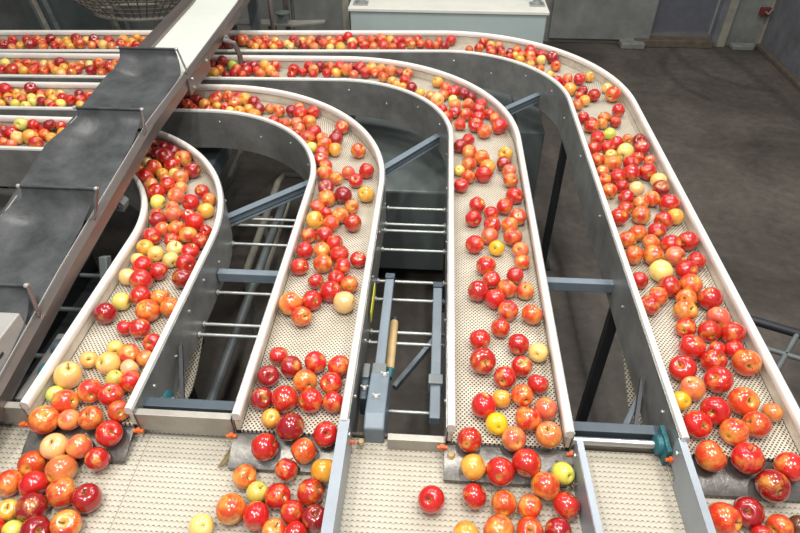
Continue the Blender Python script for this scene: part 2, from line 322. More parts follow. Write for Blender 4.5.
# apples: x, y, z (mm, from the rim height), radius (0.1 mm), colour, lane
APPLES = (
"970,975,-74,430,D0;815,882,-99,413,O0;816,1042,-51,430,O4;917,1042,-52,422,R4;-513,826,-100,400,O0;-1012,734,-102,384,D0;296,999,-68,410,R0;-1056,796,-101,393,D0;"
"1032,1026,-59,405,R4;210,813,-102,382,O0;-939,755,-102,384,O0;-994,844,-100,400,O0;890,908,-101,390,D0;-1131,1043,-52,417,O1;221,972,-78,394,R0;-918,834,-102,384,D0;"
"971,1234,-38,424,O4;-1030,914,-100,399,P0;873,1194,-38,416,R4;346,942,-87,385,O0;-457,1003,-68,390,R2;-392,1062,-48,396,D2;923,1313,-38,422,R4;805,1141,-40,395,R4;"
"32,891,-103,370,R0;293,817,-104,355,O0;-1088,865,-102,377,R0;1035,1391,-37,430,O4;400,896,-104,360,R0;907,1124,-42,379,O4;-1073,974,-79,378,C0;-306,891,-104,360,R0;"
"310,1132,-42,384,R3;-1132,1205,-39,410,C1;185,1347,-38,420,R3;980,1153,-42,381,O4;369,822,-106,343,D0;126,796,-106,341,A0;823,1355,-39,414,R4;365,1079,-42,375,P3;"
"-280,816,-105,348,D0;-441,815,-105,349,R0;-1126,928,-103,372,O0;146,982,-78,363,A0;-925,1017,-65,376,R1;-426,1156,-41,389,R2;-278,953,-89,356,A0;-343,1000,-72,360,O0;"
"-283,1050,-55,365,R2;-1162,866,-105,351,O0;150,909,-106,345,R0;230,893,-106,342,O0;300,887,-106,340,O0;-395,875,-106,345,R0;960,872,-107,331,O0;181,1171,-42,376,R3;"
"135,1056,-55,353,R3;881,1454,-40,403,R4;-347,1157,-43,371,R2;264,1065,-51,352,P3;-1002,980,-80,352,P0;933,1395,-41,388,R4;-378,1231,-42,376,O2;-581,777,-108,319,Y0;"
"1015,1694,-37,430,R4;-1094,1109,-44,359,O1;-995,1060,-53,352,O1;-966,1141,-44,362,R1;-504,930,-107,335,O0;833,1279,-43,365,P4;-346,832,-108,319,R0;-491,1575,-38,420,O2;"
"-1037,1151,-44,363,O1;-328,774,-110,304,R0;-387,779,-110,304,O0;-990,1508,-40,405,O1;368,1173,-45,345,P3;1039,1527,-41,389,R4;1015,1600,-40,399,P4;-385,950,-93,320,R0;"
"-1076,1663,-38,417,R1;-1028,1265,-44,361,C1;-499,1160,-46,342,D2;910,1628,-41,394,O4;254,1288,-45,354,R3;-938,950,-93,319,R0;906,844,-111,290,R0;217,1112,-48,324,S3;"
"-1134,736,-111,291,R0;880,1840,-38,416,Y4;972,1772,-39,406,O4;-301,1596,-41,393,C2;-358,1311,-44,355,R2;-295,1230,-46,344,R2;964,1535,-43,374,R4;-928,1199,-45,345,R1;"
"888,1757,-40,404,R4;400,982,-84,304,G0;-1135,1487,-42,379,D1;-499,1247,-46,342,D2;-434,1290,-45,347,D2;302,1220,-47,332,O3;366,1578,-43,369,O3;-1060,1054,-59,314,P1;"
"979,1855,-40,398,R4;-360,1652,-42,383,R2;-985,1423,-44,359,R1;180,1447,-45,353,R3;308,1433,-45,350,R3;310,1338,-46,337,R3;354,1269,-47,328,R3;-457,886,-111,292,G0;"
"-1122,791,-111,285,A0;-281,1302,-46,338,R2;-919,1086,-48,315,O1;-279,1160,-48,319,R2;181,1690,-42,384,R3;-441,1518,-44,357,O2;-1105,1753,-41,391,R1;284,1593,-44,360,R3;"
"-1080,737,-113,266,G0;876,1937,-41,391,O4;-420,1603,-44,360,R2;-1047,1585,-44,362,R1;-978,1311,-47,328,O1;1018,881,-114,265,B0;1034,2302,-37,430,R4;792,1653,-45,350,R4;"
"960,1941,-42,383,P4;242,1651,-45,353,R3;-945,1778,-42,378,R1;935,1699,-45,354,O4;216,1836,-42,376,R3;-926,1692,-43,367,D1;288,1709,-44,360,O3;890,1548,-46,336,R4;"
"-922,1538,-45,348,O1;371,1404,-48,316,C3;1049,1206,-51,286,P4;786,1234,-51,290,S4;334,2025,-41,385,R3;1040,2043,-42,382,R4;-357,1869,-43,372,R2;252,1509,-47,326,R3;"
"-485,1336,-49,311,R2;-457,1092,-52,283,A2;801,1938,-43,372,O4;836,1705,-46,344,O4;-919,1366,-48,318,R1;964,2016,-42,380,R4;-494,2091,-41,387,A2;893,2213,-41,391,O4;"
"177,1968,-43,368,R3;-414,1811,-45,355,O2;-1031,1728,-45,350,R1;1024,1461,-50,300,R4;978,2181,-42,378,R4;-994,2043,-42,377,R1;930,2103,-43,370,R4;1035,1919,-45,349,R4;"
"-975,1587,-47,326,O1;238,1208,-52,276,A3;-955,1255,-51,289,C1;-951,1850,-45,355,R1;-994,1958,-43,367,O1;-1140,1941,-44,359,R1;-498,1888,-45,349,R2;-1108,1558,-48,317,Y1;"
"-329,2083,-43,368,R2;234,1760,-47,329,R3;-296,1699,-47,326,O2;356,1706,-48,323,O3;-398,2287,-41,390,D2;-1300,2551,-37,425,D1;-335,1798,-46,337,R2;-1239,2257,-41,393,R1;"
"-437,1992,-44,359,R2;-1146,1140,-54,265,G1;1034,2435,-42,384,D4;367,2172,-44,361,O3;-387,1944,-46,342,R2;-500,1790,-47,326,R2;-1057,1999,-45,352,O1;859,2642,-39,406,O4;"
"-1059,2189,-43,371,R1;796,2199,-44,360,R4;-423,2076,-44,355,O2;255,2108,-45,354,R3;851,2090,-45,349,O4;798,2042,-46,344,O4;891,2029,-46,342,O4;325,1791,-48,321,R3;"
"791,1794,-48,318,R4;-1104,1283,-52,277,Y1;1008,2574,-40,398,R4;-920,1299,-52,278,P1;-1141,1693,-48,320,C1;-469,2260,-43,374,O2;-1337,2384,-41,393,R1;-1158,2053,-44,357,D1;"
"-1106,2100,-44,361,P1;-988,1212,-54,265,G1;337,2987,-37,430,R3;-1140,1869,-47,327,A1;-352,1736,-49,308,R2;235,2506,-42,382,R3;-482,2347,-43,371,D2;-298,2305,-43,365,A2;"
"-1144,2240,-44,364,P1;365,2334,-44,364,R3;197,2250,-44,357,R3;316,2246,-44,355,R3;178,2150,-45,347,R3;241,2033,-47,334,P3;-1021,1868,-47,326,C1;359,1948,-47,325,P3;"
"-279,1849,-48,319,R2;-432,1897,-48,325,O2;1039,2218,-45,348,A4;328,2116,-47,334,O3;-934,1926,-48,323,R1;943,2762,-41,394,Y4;973,2349,-45,353,O4;-390,2139,-46,341,O2;"
"-425,1714,-50,299,R2;929,2560,-43,374,R4;861,2355,-45,354,R4;968,1459,-53,266,R4;-1329,2467,-42,378,O1;-649,2791,-39,405,R2;-508,2472,-43,373,O2;-1212,2326,-44,363,R1;"
"-1039,1340,-54,265,Y1;-1222,2563,-42,383,O1;1042,2508,-44,361,Y4;-1175,2393,-44,361,P1;-1051,1924,-48,316,R1;862,2531,-44,362,R4;232,2655,-42,378,O3;949,2654,-43,373,R4;"
"796,2404,-45,350,O4;-976,2137,-46,336,A1;266,1957,-49,311,S3;-1086,1837,-49,308,C1;-1014,1804,-50,304,C1;-1140,2456,-43,367,D1;-1209,2189,-46,341,Y1;-1046,1435,-54,265,R1;"
"-2072,2722,-41,386,A1;1013,3421,-37,430,O4;-500,2199,-47,326,O2;-502,1993,-49,307,O2;924,2430,-46,339,C4;915,2314,-47,328,O4;-629,2872,-41,388,R2;1034,2806,-43,373,R4;"
"-377,2691,-43,370,O2;175,2708,-43,369,O3;350,2704,-43,367,A3;170,2594,-44,358,O3;258,2581,-44,356,A3;-317,2507,-45,353,R2;357,2467,-45,345,O3;841,2267,-48,324,O4;"
"255,2193,-48,321,R3;359,1879,-51,291,O3;-1293,2326,-46,342,P1;-505,2797,-42,381,D2;-553,2740,-42,375,O2;-1251,2493,-44,356,R1;130,2411,-47,333,R3;336,2613,-45,349,D3;"
"-357,2418,-46,336,R2;1041,2879,-43,365,D4;211,3001,-42,380,R3;834,2898,-43,367,R4;358,2548,-46,339,P3;-351,2214,-49,313,O2;797,2683,-45,348,O4;-740,3075,-41,391,R2;"
"-556,2665,-45,354,R2;-1120,2002,-51,291,P1;-495,2699,-45,347,A2;-1041,2099,-50,299,R1;825,3026,-43,368,R4;256,2935,-44,363,O3;-1367,2600,-46,343,D1;796,2568,-47,329,P4;"
"163,2490,-47,326,O3;-1042,2290,-49,315,R1;-673,2981,-43,372,O2;-547,2598,-46,337,R2;-2020,2672,-45,348,R1;4,3295,-41,386,Y3;-451,2436,-48,316,O2;-493,2932,-44,357,O2;"
"-517,2540,-48,325,O2;131,2775,-46,340,D3;-1393,2441,-48,320,O1;869,2812,-46,339,R4;798,2793,-46,338,R4;-400,2491,-48,319,P2;-991,2226,-50,300,O1;865,2453,-49,310,R4;"
"-1146,1801,-53,265,Y1;-2201,2768,-46,343,R1;-1294,2631,-47,325,D1;-2143,2722,-47,335,Y1;-1257,3216,-43,368,R2;-1134,3190,-43,365,O2;781,3488,-42,379,A4;"
"234,3187,-44,358,R3;1006,3227,-44,357,R4;-456,2158,-52,279,R2;-1149,2315,-50,295,P1;924,2865,-47,329,R4;795,2502,-50,300,O4;-1135,2161,-52,283,P1;-578,2806,-47,331,O2;"
"-935,2002,-54,265,R1;-2167,2820,-21,333,Y1;-673,3102,-45,347,R2;-2241,2717,-48,322,D1;-564,3683,-41,388,O3;-1276,2428,-51,291,A1;-1424,3270,-44,355,D2;"
"-1184,2108,-54,265,O1;-1089,3244,-45,350,A2;165,3128,-46,335,O3;966,3098,-47,329,R4;907,3420,-45,354,R4;179,3255,-46,345,O3;106,3242,-46,344,P3;-989,3059,-46,336,A2;"
"232,3100,-47,333,R3;104,3153,-46,337,R3;912,3134,-47,332,O4;-2014,2821,-21,317,D1;-1930,2780,-49,312,A1;-2343,3245,-18,347,D2;-865,3110,-47,331,O2;-1431,2718,-50,304,D1;"
"-1243,2383,-52,278,P1;-802,2960,-48,318,O2;132,3015,-48,318,O3;908,2961,-49,311,G4;171,2847,-49,306,R3;870,2739,-51,294,G4;-741,2976,-48,319,P2;-1385,2522,-51,289,Y1;"
"998,2722,-51,292,R4;-715,2914,-49,314,P2;739,3970,-41,385,D4;-2021,2767,-49,308,O1;-2393,3682,-42,376,D3;-1339,4145,-40,405,O4;-2640,3565,-43,368,R3;158,3403,-46,340,D3;"
"252,3264,-47,327,R3;-1363,2681,-51,292,D1;-1084,3091,-48,320,A2;-983,3134,-48,323,D2;-1031,3211,-47,328,D2;-799,3118,-48,321,D2;-150,3455,-46,342,D3;858,3641,-45,350,R4;"
"-1366,3219,-47,330,D2;795,3290,-47,325,O4;801,3136,-49,314,R4;65,3102,-48,315,R3;-483,3735,-44,363,R3;93,3412,-46,337,R3;-1422,3712,-43,365,D3;-1304,3166,-47,325,A2;"
"608,4077,-42,381,R4;-616,2724,-51,289,G2;-396,4219,-41,393,O4;-2486,4097,-41,390,D4;-2495,3242,-22,328,R2;-1971,2737,-51,290,A1;-291,3699,-45,349,P3;-613,3739,-45,352,R3;"
"-2124,3650,-27,352,O3;-1223,2440,-54,265,Y1;-2755,3983,-42,378,D4;-1039,3653,-45,347,A3;-896,3682,-45,348,R3;124,2551,-54,265,Y3;-1436,2502,-54,265,R1;"
"-1196,3280,-48,316,O2;892,3076,-51,293,O4;-1090,3730,-45,346,A3;-869,2996,-51,295,R2;-1425,2570,-53,268,D1;39,3377,-48,316,O3;322,3103,-50,296,O3;-195,3566,-47,329,R3;"
"852,3477,-48,319,D4;-32,3357,-49,314,O3;844,3353,-49,310,A4;52,3475,-48,322,O3;293,3154,-50,299,R3;-1397,3162,-49,307,O2;721,3617,-47,329,R4;1052,2709,-54,265,P4;"
"-2106,2825,-24,284,R1;-1356,3721,-22,341,D3;-414,3736,-46,337,A3;-1157,3722,-46,339,D3;-1023,3727,-46,338,R3;4,3553,-48,322,A3;-2663,4088,-43,368,D4;-2267,2805,-52,281,D1;"
"-738,3744,-46,335,D3;-2365,4101,-43,365,D4;790,3651,-48,322,P4;-809,3741,-47,335,R3;-2156,3594,-47,330,D3;600,4006,-45,345,O4;-1439,2649,-54,265,O1;-772,3687,-47,330,O3;"
"-447,3663,-47,327,R3;-2434,4032,-44,359,O4;746,3847,-47,334,O4;-1381,3605,-47,327,A3;-1431,4095,-44,359,D4;-533,4200,-44,362,R4;-2001,3235,-49,305,O2;-1186,3656,-47,329,R3;"
"-2087,3179,-50,301,R2;-1871,2671,-54,265,A1;-2147,2664,-54,265,P1;-2197,2680,-54,265,O1;-183,3663,-48,319,O3;-764,3167,-51,289,P2;-1911,2726,-54,265,D1;"
"990,2917,-54,265,O4;-1258,3282,-50,297,O2;199,3355,-50,296,D3;85,4248,-45,352,R4;-1957,2826,-28,268,R1;925,3692,-49,312,A4;1005,3533,-50,302,Y4;-97,3394,-50,298,A3;"
"95,3315,-51,292,Y3;37,3190,-52,284,R3;-1177,3143,-51,286,R2;-1451,3193,-51,290,D2;-1042,3133,-52,284,A2;-1873,2779,-54,265,P1;-724,2858,-54,265,D2;-510,2874,-54,265,D2;"
"-2089,2782,-54,265,R1;-548,3751,-48,318,D3;-1949,3262,-51,293,R2;-767,2891,-54,265,P2;-351,3726,-48,315,O3;-1897,2826,-54,265,O1;-2240,3253,-51,293,A2;"
"-2061,2826,-54,265,R1;304,4221,-46,342,R4;-590,4160,-46,341,Y4;674,4029,-47,328,R4;-2217,2826,-54,265,P1;-812,4199,-46,344,D4;-683,4210,-46,344,R4;-878,4139,-46,341,O4;"
"-2316,2826,-54,265,R1;-997,4187,-46,344,R4;-1255,3618,-49,309,R3;-2032,3700,-48,317,O3;-1257,3679,-49,313,O3;-718,4152,-46,340,O4;-2166,4119,-46,344,A4;"
"-2029,3184,-52,285,R2;-385,3674,-49,309,O3;-1090,3613,-49,308,O3;-625,3653,-49,308,A3;39,4143,-46,336,D4;-2513,3565,-49,310,O3;-580,4095,-47,335,R4;-2266,4018,-46,337,Y4;"
"-2259,4095,-46,341,R4;-2941,3983,-46,337,D4;664,3938,-48,320,Y4;601,3934,-48,320,O4;-2716,3574,-49,311,R3;-328,3610,-50,304,O3;-499,4113,-46,336,R4;-2574,3564,-49,310,A3;"
"-368,4123,-46,336,R4;-2154,4047,-46,338,R4;-1297,3726,-49,315,G3;-2188,3134,-52,281,O2;841,3096,-54,265,R4;-1221,3729,-49,311,D3;-1191,4179,-46,337,O4;"
"-146,4242,-46,336,R4;-1138,3282,-52,278,R2;-4,3232,-53,269,O3;-1140,3104,-54,265,Y2;-1481,3147,-53,269,D2;-621,4215,-25,327,R4;776,3593,-51,286,R4;828,3420,-52,276,R4;"
"-1267,3121,-54,265,R2;-927,3150,-54,265,O2;-1355,3125,-54,265,R2;-676,3749,-50,299,O3;-2444,3249,-52,275,A2;-2152,3094,-54,265,R2;-269,4236,-48,325,R4;"
"-466,4225,-48,325,O4;-1230,3157,-54,265,A2;-1256,4173,-48,324,R4;-2614,3681,-50,300,O3;-2307,3097,-54,265,Y2;-2830,4080,-48,324,R4;-2001,3125,-54,265,A2;"
"-2673,3679,-50,300,O3;-1940,3137,-54,265,D2;-2092,4081,-48,320,A4;-2381,3117,-54,265,G2;-2153,3216,-53,270,R2;-2465,3114,-54,265,A2;-2124,3138,-54,265,Y2;"
"-2756,3676,-50,298,Y3;-2270,3568,-51,290,O3;-2074,3260,-53,272,D2;-1406,4168,-48,322,D4;-207,4221,-48,320,O4;-1363,3666,-51,293,O3;-2699,4032,-48,318,O4;"
"-2529,3627,-51,294,R3;-2242,3156,-53,266,D2;-2456,3583,-51,291,O3;-2322,3544,-51,289,Y3;-1495,4078,-48,316,D4;-780,4135,-48,317,O4;-683,3648,-51,289,R3;"
"-294,4178,-48,318,R4;-833,4075,-49,314,P4;-656,4086,-49,314,A4;270,4123,-49,313,O4;530,3935,-50,301,A4;640,3800,-51,293,O4;-512,3631,-51,287,P3;-1125,3660,-51,291,R3;"
"521,4099,-49,310,O4;343,4111,-49,311,R4;-2298,3652,-51,294,O3;-2295,3148,-54,265,Y2;-2438,3158,-54,265,D2;-2372,3174,-54,265,O2;-2197,3187,-54,265,A2;-1948,3207,-54,265,R2;"
"-2274,3198,-54,265,Y2;-2326,3199,-54,265,Y2;-1486,3262,-54,265,D2;-2468,3201,-54,265,A2;-2414,3204,-54,265,A2;-2521,3200,-54,265,O2;-2295,3246,-54,265,O2;"
"-2186,3258,-54,265,Y2;-2391,3251,-54,265,Y2;-2544,3247,-54,265,D2;110,3469,-53,265,R3;-2929,4074,-49,309,R4;-2020,3611,-52,280,O3;-202,3483,-54,265,A3;"
"-244,3513,-54,265,A3;-749,4207,-50,303,O4;-876,4202,-50,303,O4;-2457,3676,-52,280,O3;-271,3566,-54,265,A3;-2067,3654,-52,276,R3;353,4182,-50,296,A4;-2641,3632,-52,276,O3;"
"-331,4235,-50,301,A4;-2351,3634,-52,275,A3;-2343,4012,-50,295,P4;420,4046,-51,287,R4;-1300,3583,-53,268,D3;-184,4165,-50,296,O4;474,4063,-51,288,D4;-437,4117,-51,294,P4;"
"-2761,4087,-50,300,O4;-121,4183,-50,296,O4;-2658,3966,-51,293,O4;-246,4118,-51,293,R4;411,4104,-51,290,D4;588,3871,-52,277,A4;-2083,3575,-53,270,O3;-2592,3994,-51,295,R4;"
"-1220,4115,-50,296,O4;-1081,4112,-50,296,O4;-2046,4041,-50,295,R4;-1139,4110,-50,296,R4;-1000,3607,-54,265,P3;-1202,3600,-54,265,O3;-766,3629,-54,265,R3;"
"693,3722,-54,265,A4;-900,3622,-54,265,R3;-1461,3605,-54,265,A3;-232,3694,-54,265,D3;-838,3670,-54,265,R3;-2384,3593,-54,265,A3;-2253,3620,-54,265,R3;-2427,3629,-54,265,O3;"
"-2559,3673,-54,265,O3;-2089,3703,-54,265,R3;-2214,3699,-54,265,Y3;-2267,3697,-54,265,O3;-2509,3689,-54,265,Y3;-1973,4137,-52,283,R4;464,3989,-54,265,R4;"
"-2027,4127,-52,279,O4;-2603,4068,-52,278,A4;357,4056,-53,268,O4;-2484,3990,-53,273,A4;409,4188,-53,274,P4;552,4044,-53,266,O4;506,4019,-54,265,A4;-67,4207,-52,276,R4;"
"-623,3953,-54,265,O4;205,4108,-54,265,O4;-728,4083,-54,265,Y4;-2868,3952,-54,265,P4;-1108,4064,-54,265,A4;-1235,4062,-54,265,A4;-905,4082,-54,265,D4;-309,4120,-54,265,O4;"
"-950,4101,-34,265,D4;-2537,3988,-54,265,O4;-1181,4073,-54,265,O4;-2099,4024,-54,265,O4;-998,4094,-54,265,Y4;-63,4154,-54,265,R4;-2207,4022,-54,265,P4;-2830,3988,-54,265,A4;"
"-14,4169,-54,265,O4;-1551,4090,-54,265,O4;-1031,4134,-54,265,Y4;-1279,4120,-54,265,O4;-937,4147,-54,265,A4;-2319,4061,-54,265,O4;-2533,4055,-54,265,A4;"
"-2077,4134,-32,265,A4;-1540,4161,-54,265,D4;2,4258,-54,265,O4;-939,4200,-54,265,A4;-1124,4190,-54,265,A4;-2425,4113,-54,265,Y4;-2564,4105,-54,265,A4;")

# ------------------------------------------------------------------ the room
def structure(name, mb, m, **k): return tag(mb.build(name, m, **k), kind='structure')
b = MB(); b.box(-6, 3.9, -2.5, 7.6, -.1, 0); structure('floor', b, M['floor'])
b = MB(); b.box(-6, 2.50, 7.5, 7.65, 0, 4.2); b.box(3.28, 3.9, 7.5, 7.65, 0, 4.2); b.box(2.50, 3.28, 7.5, 7.65, 2.5, 4.2)
structure('wall_back', b, M['wall'])
b = MB(); b.box(3.77, 3.95, -2.5, 7.65, 0, 4.2); structure('wall_right', b, M['wall2'])
b = MB(); b.box(-6.1, -5.95, -2.5, 7.65, 0, 4.2); structure('wall_left', b, M['wall'])
d = MB(); d.box(2.50, 3.20, 7.56, 7.61, .10, 2.5); door = structure('door_1', d, M['door'])
d = MB(); d.box(2.50, 3.20, 7.535, 7.565, .085, .115); d.build('kick_strip', M['steel'], door)
d = MB(); d.box(3.17, 3.195, 7.54, 7.57, .10, 2.5); d.build('edge_strip', M['rod'], door)
b = MB(); b.box(3.20, 3.27, 7.46, 7.6, 0, 2.5); structure('trim_1', b, M['wall2'])
b = MB(); b.box(3.27, 3.36, 7.44, 7.56, 0, 2.6); structure('trim_2', b, M['frame'], bevel=.006)
b = MB(); b.box(2.30, 3.20, 7.38, 7.56, 0, .085); structure('trim_3', b, M['brown'], bevel=.01)
b = MB(); b.box(3.735, 3.765, 7.46, 7.5, 0, 4.0); structure('trim_4', b, M['frame'])
b = MB(); b.box(3.72, 3.77, 2.0, 7.46, 0, .05); structure('baseboard_right', b, M['brown'], bevel=.008)
b = MB(); b.box(1.30, 2.47, 7.44, 7.5, .06, 4.0); structure('trim_5', b, M['wall'], bevel=.004)
b = MB()
b.prism([(2.13,7.30,0),(2.40,7.30,0),(2.40,7.47,0),(2.13,7.47,0)], (0,0,.07))
tag(b.build('concrete_block', M['conc'], bevel=.012), 'low grey concrete block on the floor against the back wall, left of the door', 'block')
b = MB()
b.prism([(3.42,7.34,0),(3.66,7.34,0),(3.70,7.46,0),(3.42,7.46,0)], (0,0,.055))
tag(b.build('concrete_kerb', M['conc'], bevel=.012), 'small grey concrete kerb piece in the far right corner of the room', 'block')
r = empty('wall_bracket', (3.68,7.4,.37), 'small dark red bracket fixed in the far right room corner', 'bracket')
b = MB(); b.box(3.62,3.73,7.40,7.46,.38,.46); b.build('base_plate', M['red'], r, bevel=.006)
b = MB(); b.tube([(3.67,7.40,.42),(3.67,7.33,.42),(3.69,7.31,.48)], .011); b.build('hook', M['rod'], r, smooth=True)

# partition frames, bar and hood behind the far rows (left)
def lean_frame(x, name, label, w=.05):
    r = empty(name, (x,6.3,0), label, 'frame', 'metal frame uprights behind the far row')
    for k, dx in enumerate((0, .11)):
        b = MB(); b.bar((x+dx,6.3,0),(x+dx-.55,6.6,2.4), w, .06); b.build('upright', M['pipe'] if k else M['frame'], r)
    b = MB(); b.bar((x+.0,6.3,.35),(x+.13,6.3,.35), .04,.04); b.build('crosspiece', M['pipe'], r)
lean_frame(-3.28, 'frame_upright', 'leaning pair of grey metal uprights behind the farthest apple row, at its middle left')
lean_frame(-4.05, 'frame_upright', 'leaning pair of grey metal uprights behind the farthest apple row, at the left edge')
b = MB(); b.box(-4.6, -3.42, 6.75, 6.80, .2, 2.6)
tag(b.build('partition_panel', M['hood'], bevel=.01), 'dark sheet panel between the leaning uprights behind the farthest apple row', 'panel')
r = empty('pipe_rail', (-2.2,6.4,.60), 'thin grey pipe running level behind the farthest apple row at the left', 'pipe')
b = MB(); b.tube([(-3.15,6.4,.80),(-1.25,6.4,.80)], .022); b.build('pipe', M['pipe'], r, smooth=True)
for x in (-2.9,-1.5):
    b = MB(); b.tube([(x,6.4,0),(x,6.4,.80)], .018); b.build('post', M['pipe'], r, smooth=True)
b = MB(); b.tube([(-2.62,6.7,1.25),(-2.55,6.55,.95),(-2.44,6.5,.6),(-2.3,6.5,.3),(-2.25,6.5,0)], .014)
tag(b.build('cable', M['black'], smooth=True), 'dark cable hanging down behind the farthest apple row', 'cable')

# round netting basket hanging above the far left
r = empty('netting_basket', (-2.85,5.95,.97), 'round basket of brown wire netting at the top left edge', 'basket')
c = Vector((-2.85,5.85,.88)); b = MB(); rings = []
for i in range(9):
    t = i/8; rr = .70 - .34*t**1.5; zz = .34*(1-t)**.8 - .10
    rings.append([(c.x+rr*cos(2*pi*k/48)*1.15, c.y+rr*sin(2*pi*k/48)*.6, c.z+zz) for k in range(48)])
for ring in rings[::1]: b.tube([Vector(p) for p in ring]+[Vector(ring[0])], .008, 5)
for k in range(0,48): b.tube([Vector(rings[i][k]) for i in range(9)], .006, 4)
b.build('netting', M['net'], r)
b = MB(); b.tube([Vector(p) for p in rings[-1]]+[Vector(rings[-1][0])], .018, 8); b.tube([Vector(p) for p in rings[0]]+[Vector(rings[0][0])], .018, 8)
b.build('hoop', M['frame'], r, smooth=True)
b = MB()
for k in (6, 18, 30, 42): b.tube([rings[0][k], (c.x,c.y,c.z+1.3)], .006, 6)
b.build('hanger_wire', M['pipe'], r)

# pale blue cabinet at the back
r = empty('machine_cabinet', (.07,5.8,0), 'large pale blue-grey cabinet with cream top standing behind the farthest lane', 'cabinet')
b = MB(); b.box(-.74,.87,5.2,6.5,.0,1.035); b.build('body', M['cab'], r, bevel=.008)
b = MB(); b.box(-.755,.885,5.185,6.515,1.035,1.062); b.build('top', M['cabtop'], r, bevel=.005)
for x, y in ((-.66,5.30),(.80,5.36)):
    b = MB(); b.box(x-.06,x+.06,y-.05,y+.05,1.062,1.075); b.tube([(x,y,1.07),(x,y,1.32)], .022); b.lathe((x,y,1.075),(0,0,1),[(.0,0),(.04,0),(.04,.02),(.0,.02)])
    b.build('post', M['rod'], r, smooth=True)
b = MB(); b.box(-.85,-.79,5.5,5.56,0,2.2)
tag(b.build('steel_post', M['frame'], bevel=.004), 'pale vertical steel post just left of the blue-grey cabinet', 'post')

# bench bits behind the far row
r = empty('steel_bench', (-1.3,5.1,0), 'low steel bench with a long pale shelf behind the farthest row, right of the chute', 'bench')
b = MB(); b.box(-1.78,-1.20,5.12,5.24,.925,.94); b.prism([(-1.20,5.12,.925),(-1.20,5.24,.925),(-.95,5.2,.95),(-.95,5.14,.95)],(0,0,.012)); b.build('shelf', M['sheet'], r)
for x in (-1.74,-1.40):
    b = MB(); b.box(x-.03,x+.03,5.15,5.2,0,.925); b.build('leg', M['rail'], r)
b = MB(); b.box(-1.34,-1.26,5.14,5.22,.94,1.0); b.lathe((-1.30,5.18,1.0),(0,0,1),[(0,0),(.05,0),(.06,.02),(0,.02)]); b.build('clamp', M['pipe'], r)
b = MB(); b.bar((-1.0,4.9,.90),(-.86,4.9,.90), .03,.025); b.tube([(-1.14,4.9,.80),(-1.10,4.9,.88),(-1.02,4.9,.94)], .015); b.build('lever', M['rod'], r, smooth=True)
b = MB(); b.box(-1.52,-1.44,4.95,5.0,0,2.0)
tag(b.build('steel_upright', M['pipe'], bevel=.004), 'dark grey steel upright rising behind the farthest row beside the white chute belt', 'post')

# dark sheet hood lying under the bends
r = empty('machine_hood', (.1,3.7,0), 'big dark green-grey sheet metal hood on the floor underneath the lane bends', 'machine')
b = MB(); b.box(-.56,.55,2.98,5.12,.15,.74); b.box(.55,.73,3.75,5.12,.15,.74); b.build('body', M['hood'], r, bevel=.012)
for x in (-.5,.44):
    for y in (3.05,4.68):
        b = MB(); b.box(x-.03,x+.03,y-.03,y+.03,0,.15); b.build('leg', M['black'], r)

# ------------------------------------------------------------------ the four curved lanes
LANES = [(-1.86,1.88,.66,1.0),(-1.22,2.34,.66,1.0),(-.57,2.81,.64,1.0),(.05,3.26,.68,1.055)]
YEND = 1.065; XL = -3.45; SKEW = [0,.03,.035,.06]   # the far rows run very slightly out of square
def path(l, y0=YEND, narc=28):
    cx, cy, a, bb = LANES[l]; fs = [(lambda t, x=x: (x, cy+t-SKEW[l]*(cx-x))) for x in (XL, XL+.8, (XL+cx)/2)]
    for i in range(narc+1):
        th = pi/2*(1-i/narc); fs.append(lambda t, c=cos(th), s=sin(th): (cx+t*c, cy+t*s))
    for k in (1,2,3,4): fs.append(lambda t, y=cy+(y0-cy)*k/4: (cx+t, y))
    return fs
def swept(l, prof, fs=None, z0=ZR):
    b = MB(); b.sweep([[(*f(t), z0+z) for t, z in prof] for f in (fs or path(l))]); return b
WHICH = ['leftmost curved lane', 'second curved lane from the left', 'third curved lane from the left', 'rightmost curved lane']
def ribbon(l, fs, t0, t1, z, th):
    cx, cy, a, bb = LANES[l]; b = MB(); uv = {}; s = 0; prev = None
    for f in fs:
        m = Vector(f((t0+t1)/2))
        if prev is not None: s += (m-prev).length
        prev = m
        for t, zz in ((t0,z),(t1,z),(t1,z-th),(t0,z-th)):
            uv[len(b.v)] = (t-t0, s); x, y = f(t); b.v.append((x, y, ZR+zz))
    n = len(fs)
    for i in range(n-1):
        for j in range(4):
            k = (j+1)%4; b.f.append((i*4+j, i*4+k, (i+1)*4+k, (i+1)*4+j))
    b.f.append((3,2,1,0)); b.f.append(tuple((n-1)*4+j for j in range(4)))
    return b, uv
labels_lane = [
 'curved apple conveyor lane farthest left, its white guards passing beneath the black chute',
 'second curved apple conveyor lane from the left, with white plastic guards',
 'third curved apple conveyor lane from the left, ending at the centre of the cross belt',
 'rightmost and longest curved apple conveyor lane, sweeping round beside the open floor']
GW = .024
